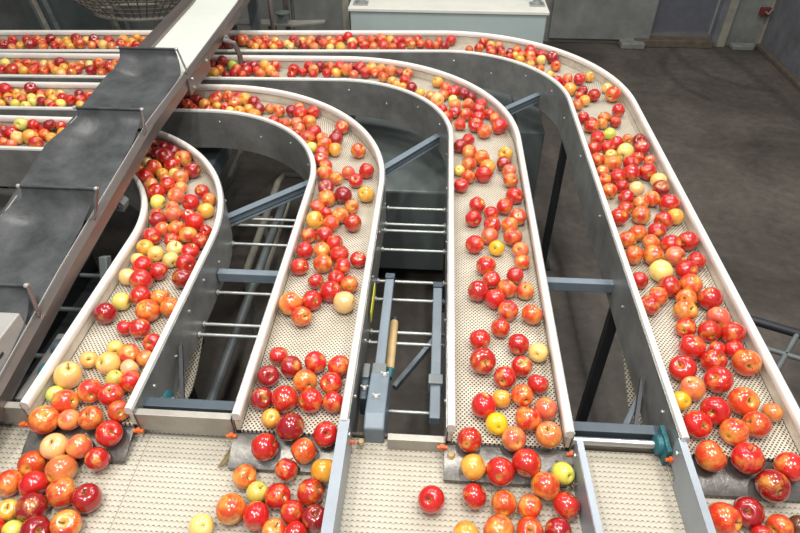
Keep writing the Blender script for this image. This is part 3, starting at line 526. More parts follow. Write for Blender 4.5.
for l in range(4):
    cx, cy, a, bb = LANES[l]
    root = empty('curved_conveyor', (cx+(a+bb)/2, 1.6, 0), labels_lane[l], 'conveyor', 'curved apple conveyor lanes')
    fs = path(l)
    rb, uv = ribbon(l, fs, a+.016, bb-.016, -.08, .010); rb.build('conveyor_belt', M['belt'], root, uvf=uv)
    # return run hanging below the near end
    b = MB(); uv = {}; n = 14
    for i in range(n):
        y = 1.09 + (cy+.1-1.09)*i/(n-1); z = (-.10 if i == 0 else -.20-.17*math.exp(-((y-1.42)/.24)**2))
        for x, zz in ((cx+a+.02,z),(cx+bb-.02,z),(cx+bb-.02,z-.01),(cx+a+.02,z-.01)):
            uv[len(b.v)] = (x, y); b.v.append((x, y, ZR+zz))
    for i in range(n-1):
        for j in range(4): b.f.append((i*4+j, i*4+(j+1)%4, (i+1)*4+(j+1)%4, (i+1)*4+j))
    b.f.append((3,2,1,0)); b.f.append(tuple((n-1)*4+j for j in range(4)))
    b.build('return_belt', M['belt'], root, uvf=uv)
    for sgn, e in ((1, bb), (-1, a)):
        swept(l, [(e+sgn*t, z) for t, z in [(-.014,-.080),(-.014,-.034),(-.003,-.034),(-.003,-.080)]]).build('guard_liner', M['liner'], root)
        P = [(-.015,-.031),(-GW+.001,-.029),(-GW,-.022),(-GW,-.010),(-GW+.004,-.003),(-GW+.010,0),(-.006,0),(-.001,-.004),(0,-.010),(0,-.032),(-.003,-.033)]
        swept(l, [(e+sgn*t, z) for t, z in P]).build('guard_rail', M['guard'], root, smooth=True)
        P = [(.0005,-.012),(.0035,-.012),(.0035,-.225),(.0005,-.225)]
        sp = swept(l, [(e+sgn*t, z) for t, z in P]).build('side_plate', M['plate'], root, smooth=True)
        # bolt heads, on the stretches the photo shows
        for k in range(9):
            u = k/8
            if u < .5:
                th = pi/2*(1-u*2)*.95; c_, s_ = cos(th), sin(th); px, py = cx+(e+sgn*.0035)*c_, cy+(e+sgn*.0035)*s_; nx, ny = sgn*c_, sgn*s_
            else:
                y = cy-(cy-1.2)*((u-.5)*2); px, py, nx, ny = cx+e+sgn*.0035, y, sgn, 0
            b = MB(); b.lathe((px,py,ZR-.065-(.05 if k%3==1 else 0)), (nx,ny,0), [(0,0),(.006,0),(.006,.003),(.003,.005),(0,.005)], 8)
            bo = b.build('bolt', M['bolt']); bo.parent = sp
    # end roller and its transfer plate
    b = MB(); b.lathe((cx+a+.02,1.085,ZR-.112), (1,0,0), [(0,0),(.024,0),(.024,bb-a-.04),(0,bb-a-.04)], 18); b.build('end_roller', M['pipe'], root, smooth=True)
    b = MB(); x0, x1 = cx+a+(-.005 if l else .012), cx+bb+(-.012 if l<2 else .03 if l==2 else .10)
    prof = [(1.062,-.094),(1.03,-.098),(.985,-.112),(.965,-.124),(.963,-.130),(.985,-.117),(1.03,-.103),(1.062,-.099)]
    b.sweep([[(x0,y,ZR+z) for y,z in prof],[(x1,y,ZR+z) for y,z in prof]]); b.build('transfer_plate', M['plateflat'], root, smooth=True)
    # legs
    for (lx, ly) in [((cx+a+.03), cy-.0)] + ([((cx+a+.03), 1.85)] if l == 3 else []) + [(cx+bb-.03, 1.15)] + [(-2.6, cy+a+.04-SKEW[l]*(cx+2.6))]:
        b = MB(); b.box(lx-.02, lx+.02, ly-.02, ly+.02, 0, ZR-.225); b.box(lx-.05,lx+.05,ly-.05,ly+.05,0,.01); b.build('leg', M['black'], root)
    # orange corner clips
    for x in (cx+a-.012, cx+bb+.004):
        b = MB(); b.tube([(x-.014,1.05,ZR-.092),(x+.016,1.05,ZR-.090)], .0055, 8); b.lathe((x,1.05,ZR-.097),(0,0,1),[(0,0),(.007,0),(.007,.014),(0,.014)],8)
        b.build('corner_clip', M['orange'], root, smooth=True)

# ------------------------------------------------------------------ cross belt in front
r = empty('cross_conveyor', (0,.75,0), 'wide cream cross belt along the bottom, carrying apples away beneath all four lanes', 'conveyor')
b = MB(); b.box(-2.3, 2.0, .30, 1.10, ZR-.158, ZR-.14); b.build('conveyor_belt', M['cross'], r)
b = MB(); b.box(-2.3,2.0,1.103,1.113,ZR-.20,ZR-.128); b.build('back_edge', M['brown'], r)
b = MB(); b.box(-2.3,2.0,.27,.295,ZR-.24,ZR-.08); b.build('front_edge', M['sheet'], r)
for x in (-1.9,-.3,.6,1.7):
    for y in (.36,1.05):
        b = MB(); b.box(x-.025,x+.025,y-.025,y+.025,0,ZR-.16); b.build('leg', M['blue'], r)

# divider guards standing on the cross belt
def divider(name, pts, label, flange, thick, zt, face_dir, kink=0):
    r = empty(name, (pts[0][0], .8, ZR-.14), label, 'guard plate', 'blue-grey divider plates on the cross belt')
    (xa, ya), (xb, yb) = pts
    b = MB(); b.prism([(xa,ya,ZR+zt),(xa,ya,ZR+zt-.004),(xa+flange,ya,ZR+zt-.004),(xa+flange,ya,ZR+zt)], (xb-xa,yb-ya,0)); b.build('top_flange', M['lblue'], r)
    fx = xa if face_dir < 0 else xa+flange-.003
    b = MB(); dx = (xb-xa)
    b.prism([(fx,ya,ZR+zt-.004),(fx+.003,ya,ZR+zt-.004),(fx+.003,ya,ZR-.136+kink),(fx,ya,ZR-.136+kink)], (0,-.07,0))
    b.prism([(fx,ya-.07,ZR+zt-.004),(fx+.003,ya-.07,ZR+zt-.004),(fx+.003,ya-.07,ZR-.136),(fx,ya-.07,ZR-.136)], (dx,yb-ya+.07,0))
    b.build('upright_face', M['lblue'], r)
    b = MB(); b.lathe((fx+(face_dir*.002),ya-.03,ZR+zt-.03),(face_dir,0,0),[(0,0),(.007,0),(.006,.004),(0,.005)],8); b.build('bolt', M['bolt'], r)
divider('divider_guard', ((-.243,1.07),(-.243,.42)), 'folded blue-grey divider plate at the foot of the second lane', .030, .003, -.005, 1)
divider('divider_guard', ((.436,1.05),(.452,.42)), 'narrow blue-grey divider plate at the foot of the third lane', .018, .003, -.02, -1)
divider('divider_guard', ((.722,1.07),(.716,.42)), 'blue-grey divider plate at the foot of the rightmost lane', .02, .003, -.012, -1, .03)

# sheet channels joining the lane ends
def end_channel(name, x0, x1, z, m, label, h=.085, dy=0):
    r = MB(); y = 1.10+dy
    r.prism([(x0,y-.02,z-h),(x0,y-.035,z-h+.01),(x0,y-.035,z),(x0,y-.012,z),(x0,y-.012,z-.004),(x0,y-.031,z-.004),(x0,y-.031,z-h+.012),(x0,y-.016,z-h+.003)], (x1-x0,0,0))
    return tag(r.build(name, m, bevel=.002), label, 'sheet channel', 'sheet metal channels between the lane ends')
end_channel('end_channel', -.865,-.568, ZR-.03, M['sheet'], 'bright folded sheet channel between the ends of the first and second lane')
end_channel('end_channel', -.105,.068, ZR-.088, M['sheet'], 'short dull sheet bracket between the second and third lane ends', .062)
end_channel('end_channel', -1.42,-1.205, ZR-.03, M['sheet'], 'bent sheet channel left of the leftmost lane end')
b = MB(); b.bar((-.86,1.130,ZR-.075),(-.57,1.130,ZR-.075),.035,.05)
tag(b.build('end_beam', M['dblue'], bevel=.003), 'dark blue-grey beam just behind the bright sheet channel of the first gap', 'beam', 'beams between the lane ends')
b = MB(); b.bar((.445,1.155,ZR-.115),(.725,1.155,ZR-.115),.035,.04)
tag(b.build('end_beam', M['dblue'], bevel=.003), 'dark blue-grey beam behind the steel shaft between the two right lanes', 'beam', 'beams between the lane ends')
r = empty('drive_shaft', (.6,1.11,ZR-.1), 'polished steel drive shaft with teal bearing between the two right lanes', 'shaft')
b = MB(); b.tube([(.44,1.105,ZR-.10),(.70,1.105,ZR-.10)], .0125, 16); b.build('shaft', M['steel'], r, smooth=True)
b = MB(); b.lathe((.685,1.105,ZR-.10),(1,0,0),[(0,0),(.022,0),(.03,.006),(.03,.02),(.038,.022),(.038,.034),(0,.034)],18)
b.prism([(.707,1.06,ZR-.135),(.707,1.15,ZR-.135),(.707,1.15,ZR-.065),(.707,1.06,ZR-.065)],(.012,0,0)); b.build('bearing', M['teal'], r, smooth=True)
r2 = empty('flange_bearing', (-.60,1.15,ZR-.12), 'small teal flange bearing tucked behind the end channel by the first lane', 'bearing')
b = MB(); b.lathe((-.83,1.19,ZR-.12),(1,0,0),[(0,0),(.03,0),(.034,.01),(.02,.02),(0,.02)],16); b.build('housing', M['teal'], r2, smooth=True); r2.location=(-.83,1.19,ZR-.12)
for o in r2.children: o.matrix_parent_inverse = Matrix.Translation(-Vector(r2.location))
b = MB(); b.tube([(-.845,1.19,ZR-.12),(-.80,1.19,ZR-.12)],.011,12); b.build('shaft_end', M['steel'], r2, smooth=True)
# dried debris caught on the end of the third divider
b = MB()
for k in range(26):
    x, y, z = .415+random.gauss(0,.012), .985+random.gauss(0,.03), ZR-.108+abs(random.gauss(0,.008))
    b.tube([(x,y,z),(x+random.uniform(-.012,.012),y+random.uniform(-.012,.012),z+random.uniform(0,.008)),(x+random.uniform(-.02,.02),y+random.uniform(-.02,.02),z+random.uniform(0,.006))], .0015, 5)
tag(b.build('plant_debris', M['debris']), 'brown scraps of dried leaf caught beside the divider of the third lane', 'debris', kind='stuff')
def rag(x, y, z, label, sc_=1):
    b = MB(); b.prism([(x,y,z),(x-.014*sc_,y-.035*sc_,z-.012),(x-.024*sc_,y-.055*sc_,z-.02),(x-.012*sc_,y-.052*sc_,z-.02),(x+.004,y-.03*sc_,z-.01),(x+.007,y-.002,z)],(0.001,0,.003))
    tag(b.build('wiping_tab', M['debris'], bevel=.001), label, 'tab')
rag(-.568,1.03,ZR-.108,'small brown tab hanging by the orange clip at the second lane end',1.2)
b = MB(); b.lathe((.085,1.03,ZR-.10),(0,0,1),[(0,-.012),(.010,-.008),(.013,0),(.009,.009),(0,.011)],10)
tag(b.build('wing_knob', M['tan'], smooth=True), 'small tan knob by the clip at the third lane end', 'knob', 'tan knobs at the lane ends')
b = MB(); b.lathe((-.185,1.07,ZR-.118),(0,0,1),[(0,-.012),(.009,-.008),(.011,0),(.008,.009),(0,.011)],10)
tag(b.build('wing_knob', M['tan'], smooth=True), 'small tan knob just right of the second lane divider plate', 'knob', 'tan knobs at the lane ends')

# ------------------------------------------------------------------ beams and rods between the lanes
GAPN = ['between the first and second lane', 'between the second and third lane', 'between the third and rightmost lane']
def support(name, a, c, w, h, m, label, group='blue-grey support beams'):
    b = MB(); b.channel(a, c, w, h); b.bar((a[0],a[1],a[2]),(c[0],c[1],c[2]), w*.5, h*.5)
    return tag(b.build(name, m), label, 'beam', group)
support('support_beam', (-.95,2.20,ZR-.16), (-.52,2.62,ZR-.16), .036,.05, M['blue'], 'slanting blue-grey channel '+GAPN[0]+', by their bends')
support('support_beam', (-.30,2.63,ZR-.16), (.02,3.06,ZR-.16), .036,.05, M['blue'], 'slanting blue-grey channel '+GAPN[1]+', above the dark hood')
support('support_beam', (.30,3.30,ZR-.16), (.66,3.66,ZR-.16), .036,.05, M['blue'], 'slanting blue-grey channel '+GAPN[2]+', near the top')
def flatbeam(x0,x1,y,m,label):
    b = MB(); b.bar((x0,y,ZR-.15),(x1,y,ZR-.15),.032,.045); tag(b.build('support_beam', m, bevel=.003), label, 'beam', 'blue-grey support beams')
flatbeam(-.852,-.563,1.84,M['blue'],'level blue-grey square beam '+GAPN[0])
flatbeam(.438,.727,1.87,M['blue'],'level blue-grey square beam '+GAPN[2])
rod_rows = [2.43, 2.30, 2.25, 2.11, 1.90, 1.79, 1.61, 1.555]
ordw = ['farthest','second farthest','third farthest','fourth farthest','fifth farthest','sixth farthest','seventh farthest','nearest long']
for gi, (xx0,x1) in enumerate(((-.857,-.563),(-.216,.067))):
    for k, y in enumerate(rod_rows):
        x0 = xx0
        if gi == 0 and k in (0,4): continue
        if gi == 0 and y > 1.88: x0 = -1.86+math.sqrt(1.0035**2-(y-1.88)**2)
        b = MB(); b.tube([(x0,y,ZR-.20),(x1,y,ZR-.20)], .0065, 10)
        for x in (x0+.004,x1-.01): b.lathe((x,y,ZR-.20),(1,0,0),[(0,0),(.012,0),(.012,.006),(0,.006)],8)
        ww = ordw if gi == 1 else ['','farthest','second farthest','third farthest','','fourth farthest','fifth farthest','nearest']
        tag(b.build('spacer_rod', M['rod'], smooth=True), '%s thin grey rod crossing the gap %s' % (ww[k], GAPN[gi]), 'rod', 'grey spacer rods between lanes')
b = MB(); b.tube([(-.115,1.25,ZR-.20),(.04,1.25,ZR-.20)], .006, 10)
tag(b.build('spacer_rod', M['rod'], smooth=True), 'short grey rod just behind the dull sheet bracket, right of the chain guard', 'rod', 'grey spacer rods between lanes')

# square tubes running lengthwise in the centre gap
for x, y0, y1, lab in ((.035,1.17,1.78,'blue-grey square tube running lengthwise beside the third lane'),(-.155,1.345,1.82,'blue-grey square tube running lengthwise beside the second lane')):
    r = empty('square_beam', (x,(y0+y1)/2,ZR-.13), lab, 'beam', 'lengthwise square tubes in the centre gap')
    b = MB(); b.box(x-.017,x+.017,y0,y1,ZR-.15,ZR-.115); b.build('tube', M['blue'], r, bevel=.003)
    b = MB(); b.box(x-.019,x+.019,y1,y1+.03,ZR-.155,ZR-.11); b.build('end_cap', M['dblue'], r, bevel=.003)
    b = MB(); b.box(x-.024,x+.024,y0+(.13 if x>0 else -.02),y0+(.17 if x>0 else .03),ZR-.16,ZR-.105); b.build('clamp_block', M['pipe'], r, bevel=.003)
r = empty('tan_roller', (-.125,1.55,ZR-.18), 'tan wooden-looking roller lying beside the left square tube in the centre gap', 'roller')
b = MB(); b.lathe((-.126,1.42,ZR-.19),(0,1,0),[(0,0),(.014,0),(.016,.01),(.016,.24),(.014,.25),(0,.25)],16); b.build('drum', M['tan'], r, smooth=True)
b = MB(); b.lathe((-.126,1.655,ZR-.19),(0,1,0),[(0,0),(.018,0),(.018,.012),(0,.012)],16); b.build('end_band', M['black'], r, smooth=True)
b = MB(); b.lathe((-.126,1.38,ZR-.19),(0,1,0),[(0,0),(.012,0),(.016,.04),(0,.04)],16); b.build('end_cone', M['teal'], r, smooth=True)
b = MB(); b.box(-.2065,-.204,1.58,1.74,ZR-.12,ZR-.07)
tag(b.build('warning_strip', M['yellow']), 'narrow yellow strip on the side plate right of the second lane', 'label')
# chain guard with wing nuts
r = empty('chain_guard', (-.14,1.2,ZR-.2), 'blue-grey chain guard box with two white wing nuts in the centre gap', 'guard box')
P = [(1.085,-.12),(1.085,-.04),(1.13,-.02),(1.32,-.055),(1.32,-.19),(1.085,-.24)]
b = MB(); b.prism([(-.178,y,ZR+z-.03) for y,z in P],(.062,0,0)); b.build('cover', M['blue'], r, bevel=.005)
b = MB(); b.prism([(-.172,y,ZR+z) for y,z in [(1.07,-.20),(1.07,-.15),(1.084,-.15),(1.084,-.20)]],(.055,0,0)); b.build('lower_lip', M['pipe'], r, bevel=.003)
def wing(x,y,z,parent):
    b = MB(); b.lathe((x,y,z),(0,0,1),[(0,0),(.007,0),(.005,.008),(0,.008)],10)
    for s in (-1,1): b.prism([(x+s*.003,y-.0015,z+.003),(x+s*.014,y-.0015,z+.012),(x+s*.011,y-.0015,z+.017),(x+s*.002,y-.0015,z+.009)],(0,.003,0))
    b.build('wing_nut', M['guard'], parent)
wing(-.150,1.20,ZR-.063,r); wing(-.132,1.305,ZR-.082,r)
r = empty('pillow_block', (-.19,1.3,ZR-.15), 'dark clamp block beside the chain guard, against the second lane plate', 'block')
b = MB(); b.box(-.208,-.182,1.22,1.33,ZR-.19,ZR-.10); b.build('body', M['dblue'], r, bevel=.006)
b = MB(); b.box(-.207,-.184,1.30,1.36,ZR-.13,ZR-.09); b.build('cap', M['pipe'], r, bevel=.004)
wing(-.194,1.26,ZR-.10,r)

# long pipes and frames low between the lanes
def lowpipe(a, c, rad, label, m='pipe'):
    b = MB(); b.tube([a,c], rad, 14); tag(b.build('long_pipe', M[m], smooth=True), label, 'pipe', 'long dull pipes low under the lanes')
lowpipe((-.88,1.1,.62),(-.88,3.0,.62),.022,'left one of two dull pipes running low in the first gap')
lowpipe((-.70,1.1,.62),(-.70,3.0,.62),.022,'right one of two dull pipes running low in the first gap')
for x, lab in ((-.565,'thin green-grey rail low beside the second lane, nearer the gap'),(-.50,'thin green-grey rail low beneath the second lane')):
    b = MB(); b.bar((x,1.15,.80),(x,3.0,.80),.018,.03); tag(b.build('low_rail', M['pipe'], bevel=.002), lab, 'rail', 'thin low rails under the second lane')
r = empty('pipe_stand', (-1.1,3.4,0), 'bent cream tube frame standing low in the first gap near the bends', 'frame')
b = MB(); b.tube([(-1.02,2.55,.45),(-1.02,3.4,.50),(-1.0,3.5,.5),(-.9,3.5,.5),(-.8,3.5,.5)], .022, 10); b.tube([(-.93,2.55,.40),(-.93,3.3,.45)], .018, 10); b.tube([(-1.02,2.56,.45),(-1.02,2.5,.2),(-1.02,2.5,0)],.02,10); b.tube([(-.82,3.5,.5),(-.82,3.5,0)],.02,10)
b.build('bent_pipe', M['frame'], r, smooth=True)
b = MB(); b.bar((-1.85,3.25,.30),(-1.05,3.25,.30),.04,.04); b.bar((-1.45,3.25,.3),(-1.5,4.2,.3),.03,.03); b.build('crossbar', M['frame'], r)
for x in (-1.8,-1.1):
    b = MB(); b.bar((x,3.25,.3),(x,3.25,0),.03,.03); b.build('leg', M['frame'], r)
r = empty('slanted_rail', (-1.3,2.9,0), 'straight cream rail slanting low behind the leftmost lane bend', 'rail')
b = MB(); b.bar((-1.60,3.7,.45),(-1.35,2.45,.45),.05,.09); b.build('rail', M['frame'], r, bevel=.004)
for y,x in ((3.6,-1.58),(2.6,-1.38)):
    b = MB(); b.bar((x,y,0),(x,y,.41),.04,.04); b.build('leg', M['frame'], r)
b = MB(); b.box(-1.50,-1.28,2.95,3.4,.72,.84)
tag(b.build('gear_box', M['blue'], bevel=.01), 'blue-grey box under the second row just outside the leftmost bend', 'box')
for x, y in ((-.60,2.75),(-.42,3.0),(-.74,3.05)):
    pass
r = empty('roller_bank', (-.55,2.6,.55), 'bank of short grey rollers low beneath the second lane bend', 'rollers')
for k in range(4):
    x = -.74+.11*k
    b = MB(); b.tube([(x,2.45,.5),(x+.03,2.85,.5)], .026, 12); b.build('roller', M['rod'], r, smooth=True)
b = MB(); b.box(-.80,-.35,2.42,2.45,0,.55); b.box(-.80,-.35,2.86,2.89,0,.55); b.build('roller_frame', M['blue'], r)
# diagonal brace deep in the centre gap
b = MB(); b.bar((-.12,1.55,.75),(.05,1.82,.78),.02,.03)
tag(b.build('diagonal_brace', M['blue'], bevel=.002), 'thin diagonal grey brace low in the centre gap', 'brace')
b = MB(); b.bar((.58,1.12,.9),(.72,1.35,1.02),.02,.03)
tag(b.build('diagonal_brace', M['dblue'], bevel=.002), 'dark diagonal brace below the near end of the rightmost lane', 'brace')
b = MB(); b.bar((-.845,1.40,ZR-.09),(-.76,1.15,ZR-.12),.012,.016)
tag(b.build('prop_rod', M['black']), 'thin black rod hooked on the right plate of the leftmost lane', 'rod')
b = MB(); b.bar((.712,1.36,ZR-.10),(.655,1.16,ZR-.17),.012,.016)
tag(b.build('prop_rod', M['black']), 'thin black rod hooked on the left plate of the rightmost lane', 'rod')

# tube barrier on the floor at right
r = empty('tube_barrier', (2.0,2.6,0), 'low grey tube barrier on the floor at the right edge', 'barrier')
b = MB(); b.tube([(1.45,2.29,.55),(2.6,1.80,.55)], .022, 12); b.build('top_rail', M['black'], r, smooth=True)
b = MB(); b.tube([(1.50,2.08,.55),(2.5,1.66,.55)], .013, 10); b.tube([(1.52,1.85,.55),(1.76,2.15,.55)], .013, 10); b.build('lower_rail', M['pipe'], r, smooth=True)
for x, y, z in ((1.46,2.285,.55),(2.5,1.842,.55),(1.52,2.07,.55),(2.4,1.70,.55)):
    b = MB(); b.tube([(x,y,0),(x,y,z)], .016, 10); b.build('post', M['pipe'], r, smooth=True)
b = MB(); b.box(1.105,1.15,1.25,1.31,ZR-.12,ZR-.06); b.box(1.105,1.13,1.20,1.25,ZR-.14,ZR-.09)
tag(b.build('clamp_bracket', M['blue'], bevel=.006), 'small blue-grey clamp outside the right guard of the rightmost lane', 'bracket')

# ------------------------------------------------------------------ the dark chute with rubber flaps
def zb(y):
    K = [(.6,-.06),(.8,-.03),(1.1,.0),(1.57,.075),(2.45,.185),(4.0,.235),(6.0,.42)]
    for (a,za),(c,zc) in zip(K,K[1:]):
        if y <= c: return za+(zc-za)*(y-a)/(c-a)
    return K[-1][1]
YS = [.82,1.1,1.35,1.57,1.9,2.2,2.45,2.8,3.2,4.0,5.0,5.9]
r = empty('discharge_chute', (-1.45,2.6,ZR), 'long dark chute with a smooth white belt and brownish steel rails, crossing at upper left', 'chute')
def rail(x0,x1,zt,zb_,ys,m,name):
    b = MB(); b.sweep([[(x0,y,ZR+zb(y)+zb_),(x1,y,ZR+zb(y)+zb_),(x1,y,ZR+zb(y)+zt),(x0,y,ZR+zb(y)+zt)] for y in ys]); return b.build(name, m, r)
rail(-1.292,-1.258,.012,-.040,YS,M['rail'],'side_rail')
rail(-1.296,-1.2925,.016,-.040,YS,M['edge'],'rail_edge')
rail(-1.643,-1.638,.010,-.04,[y for y in YS if y<3.1]+[3.1],M['edge'],'side_rail')
rail(-1.655,-1.578,.02,-.04,[3.0]+[y for y in YS if y>=3.1],M['rail'],'side_rail')
rail(-1.578,-1.298,.0,-.012,[2.75]+[y for y in YS if y>=2.8],M['belt_white'],'white_belt')
rail(-1.638,-1.298,-.006,-.014,[y for y in YS if y<2.75]+[2.76],M['rubber'],'rubber_bed')
b = MB(); b.box(-1.258,-1.250,2.90,3.24,ZR+.13,ZR+.215); b.build('joint_plate', M['rail'], r)
for y,z in ((2.95,.195),(3.19,.195),(2.95,.15)):
    b = MB(); b.lathe((-1.250,y,ZR+z),(1,0,0),[(0,0),(.008,0),(.007,.007),(0,.008)],8); b.build('bolt', M['rod'], r)
for y in (3.55, 4.45):
    z = zb(y)
    b = MB(); b.prism([(-1.258,y,ZR+z-.05),(-1.258,y,ZR+z-.02),(-1.240,y,ZR+z-.025),(-1.232,y,ZR+z-.045),(-1.245,y,ZR+z-.055)],(0,.03,0)); b.lathe((-1.245,y,ZR+z-.04),(0,-1,0),[(0,0),(.005,0),(.005,.005),(0,.005)],8)
    b.build('rail_bracket', M['pipe'], r, bevel=.002)
b = MB(); b.prism([(-1.318,2.02,ZR+.02),(-1.318,2.02,ZR+.07),(-1.285,2.02,ZR+.075),(-1.262,2.02,ZR+.05),(-1.272,2.02,ZR+.015)],(0,.05,0)); b.lathe((-1.285,2.02,ZR+.045),(0,-1,0),[(0,0),(.007,0),(.006,.006),(0,.006)],8); b.build('rail_bracket', M['pipe'], r, bevel=.002)
for y, sx in ((4.45,-1.20),(3.52,-1.17)):
    b = MB(); b.tube([(-1.25,y,ZR+zb(y)-.03),(sx-.02,y,ZR+zb(y)-.05),(sx,y,ZR+zb(y)-.12),(sx,y,ZR+.05 if y<4 else .3)], .016, 8); b.build('support_arm', M['rail'], r, smooth=True)
for x in (-1.60,-1.30):
    b = MB(); b.box(x-.02,x+.02,5.3,5.34,0,ZR+zb(5.3)-.05); b.build('leg', M['rail'], r)
# rubber flaps clipped between pins
def flap(yp, zp, xl, xr, ylen, label, arm=True):
    r = empty('rubber_flap', ((xl+xr)/2, yp, ZR+zp), label, 'rubber flap', 'black rubber flaps across the chute')
    bed = zb(yp-.05); n = 22; m_ = 14; b = MB()
    def P(i, j):
        t = i/n; s = j/m_; drop = zp-bed-.004
        if t < .35:
            q = t/.35; y = yp-.10*q**1.6; z = zp-drop*(q**.9)
        else:
            q = (t-.35)/.65; y = yp-.10-(ylen-.10)*q; z = min(zb(y)+.006+.004*(1-q), zb(yp-.1)+.012)
        xl_ = xl+(-1.658-xl)*min(1,max(0,t-.15)/.28); xr_ = xr+(-1.2975-xr)*min(1,t/.3); x = xl_+(xr_-xl_)*s
        z += .008*sin(s*pi*3+1)*min(t*3,1)*(1-min(1,max(0,t-.25)*1.6)) + .022*abs(s-.5)**2*4*max(0,min(1,(t-.1)*4))*max(0,1-max(0,t-.3)*1.6)
        return x, y, ZR+z
    top = [[P(i,j) for j in range(m_+1)] for i in range(n+1)]
    for i in range(n):
        for j in range(m_): pass
    vs = [p for row in top for p in row]; k = len(vs); vs += [(x,y+.0015,z-.003) for x,y,z in vs[:k]]
    fs = []; W = m_+1
    for i in range(n):
        for j in range(m_):
            a = i*W+j; fs += [(a,a+1,a+W+1,a+W),(k+a,k+a+W,k+a+W+1,k+a+1)]
    for i in range(n): fs += [(i*W,(i+1)*W,k+(i+1)*W,k+i*W),(i*W+m_,k+i*W+m_,k+(i+1)*W+m_,(i+1)*W+m_)]
    for j in range(m_): fs += [(j,k+j,k+j+1,j+1),(n*W+j,n*W+j+1,k+n*W+j+1,k+n*W+j)]
    b.add(vs, fs); b.build('rubber_sheet', M['rubber'], r, smooth=True)
    b = MB(); b.tube([(xl-.006,yp,ZR+zp),(xr+.008,yp,ZR+zp)], .006, 10); b.build('hanger_rod', M['rubber'], r, smooth=True)
    for x in (xl-.006,xr+.008):
        b = MB(); b.lathe((x-.006,yp,ZR+zp),(1,0,0),[(0,0),(.008,0),(.009,.006),(.008,.012),(0,.012)],10); b.build('pin', M['bolt'], r, smooth=True)
    for x, s in (((xr+.012, 1),) if xl > -1.7 else ()):
        y1 = yp-.09
        b = MB(); b.bar((x,yp,ZR+zp),(-1.272,yp-.055,ZR+zb(yp-.055)+.012),.014,.006,(1,0,0)); b.build('link_arm', M['rail'], r, bevel=.001)
    return r
flap(3.02,.32,-1.625,-1.335,.60,'farthest black rubber flap, hanging over the end of the white belt')
flap(2.42,.28,-1.575,-1.288,.60,'second farthest black rubber flap on the chute, in the middle')
flap(1.88,.22,-1.555,-1.268,.62,'large creased black rubber flap at the left edge, third along the chute')
flap(1.42,.14,-1.600,-1.320,.30,'nearest small black rubber flap, just behind the grey box cover')
r = empty('box_cover', (-1.5,1.1,ZR), 'light grey metal box cover with a dark slot at the left edge', 'box')
b = MB(); b.prism([(-1.62,1.04,ZR+.0),(-1.31,1.04,ZR+.0),(-1.31,1.20,ZR+.03),(-1.33,1.20,ZR+.125),(-1.62,1.20,ZR+.125),(-1.62,1.05,ZR+.10)] if False else [(-1.30,1.10,ZR+.0),(-1.30,1.33,ZR+.04),(-1.30,1.33,ZR+.105),(-1.30,1.12,ZR+.105)],(-.32,0,0)); b.build('cover', M['pale'], r, bevel=.004)
b = MB(); b.box(-1.302,-1.298,1.17,1.20,ZR+.055,ZR+.065); b.build('slot', M['black'], r)
# drive parts under the rail
r = empty('chute_drive', (-1.2,1.12,ZR-.1), 'small teal geared drive under the rail left of the leftmost lane', 'motor')
b = MB(); b.lathe((-1.245,1.24,ZR-.075),(1,0,0),[(0,0),(.030,0),(.034,.008),(.034,.02),(.02,.026),(0,.026)],18); b.build('gear_case', M['teal'], r, smooth=True)
b = MB(); b.lathe((-1.25,1.34,ZR-.07),(1,0,0),[(0,0),(.032,0),(.032,.03),(.02,.036),(0,.036)],18); b.build('motor_body', M['dblue'], r, smooth=True)
b = MB(); b.box(-1.27,-1.235,1.12,1.40,ZR-.16,ZR-.06); b.build('mount_plate', M['plate'], r, bevel=.003)
for y in (1.15,1.19,1.29,1.38):
    b = MB(); b.lathe((-1.235,y,ZR-.075),(1,0,0),[(0,0),(.007,0),(.006,.004),(0,.004)],8); b.build('bolt', M['bolt'], r)
# struts left of the first lane under the chute
b = MB(); b.bar((-1.24,1.75,ZR+.0),(-1.22,1.45,.70),.03,.04)
tag(b.build('chute_strut', M['pipe'], bevel=.002), 'grey strut dropping below the chute rail beside the leftmost lane', 'strut')
r = empty('lower_machine', (-1.6,2.0,0), 'dark machine frame with pale bolts in the shade under the chute', 'machine')
b = MB(); b.box(-1.85,-1.30,1.2,2.45,.45,.52); b.build('deck', M['black'], r, bevel=.004)
for y in (1.45,1.75,2.05,2.3):
    b = MB(); b.tube([(-1.80,y,.60),(-1.25,y,.60)], .012, 8); b.build('rod', M['pipe'], r, smooth=True)
for x in (-1.82,-1.33):
    b = MB(); b.box(x-.02,x+.02,1.2,2.45,.52,.62); b.build('side_beam', M['black'], r)
    for y in (1.25,2.4):
        b = MB(); b.box(x-.02,x+.02,y-.02,y+.02,0,.45); b.build('leg', M['black'], r)
for x,y in ((-1.42,1.62),(-1.44,1.85),(-1.40,2.1)):
    b = MB(); b.lathe((x,y,.52),(0,0,1),[(0,0),(.03,0),(.03,.012),(.014,.015),(.014,.03),(0,.03)],12); b.build('bolt', M['rod'], r)
r = empty('side_strut', (-1.95,2.0,.9), 'grey steel strut with two bolts at the far left edge below the first row', 'strut')
b = MB(); b.bar((-2.02,2.25,.80),(-1.76,1.62,.95),.04,.05); b.build('strut', M['pipe'], r, bevel=.003)
for x,y,z in ((-1.97,2.13,.86),(-1.93,2.03,.88)):
    b = MB(); b.lathe((x,y,z),(0,0,1),[(0,0),(.012,0),(.010,.014),(0,.014)],8); b.build('bolt', M['bolt'], r)
b = MB(); b.box(-2.9,-1.86,2.60,2.9,.62,.72)
tag(b.build('pale_tray', M['pale'], bevel=.004), 'pale tray in the shade beneath the nearest far row at the left edge', 'tray')

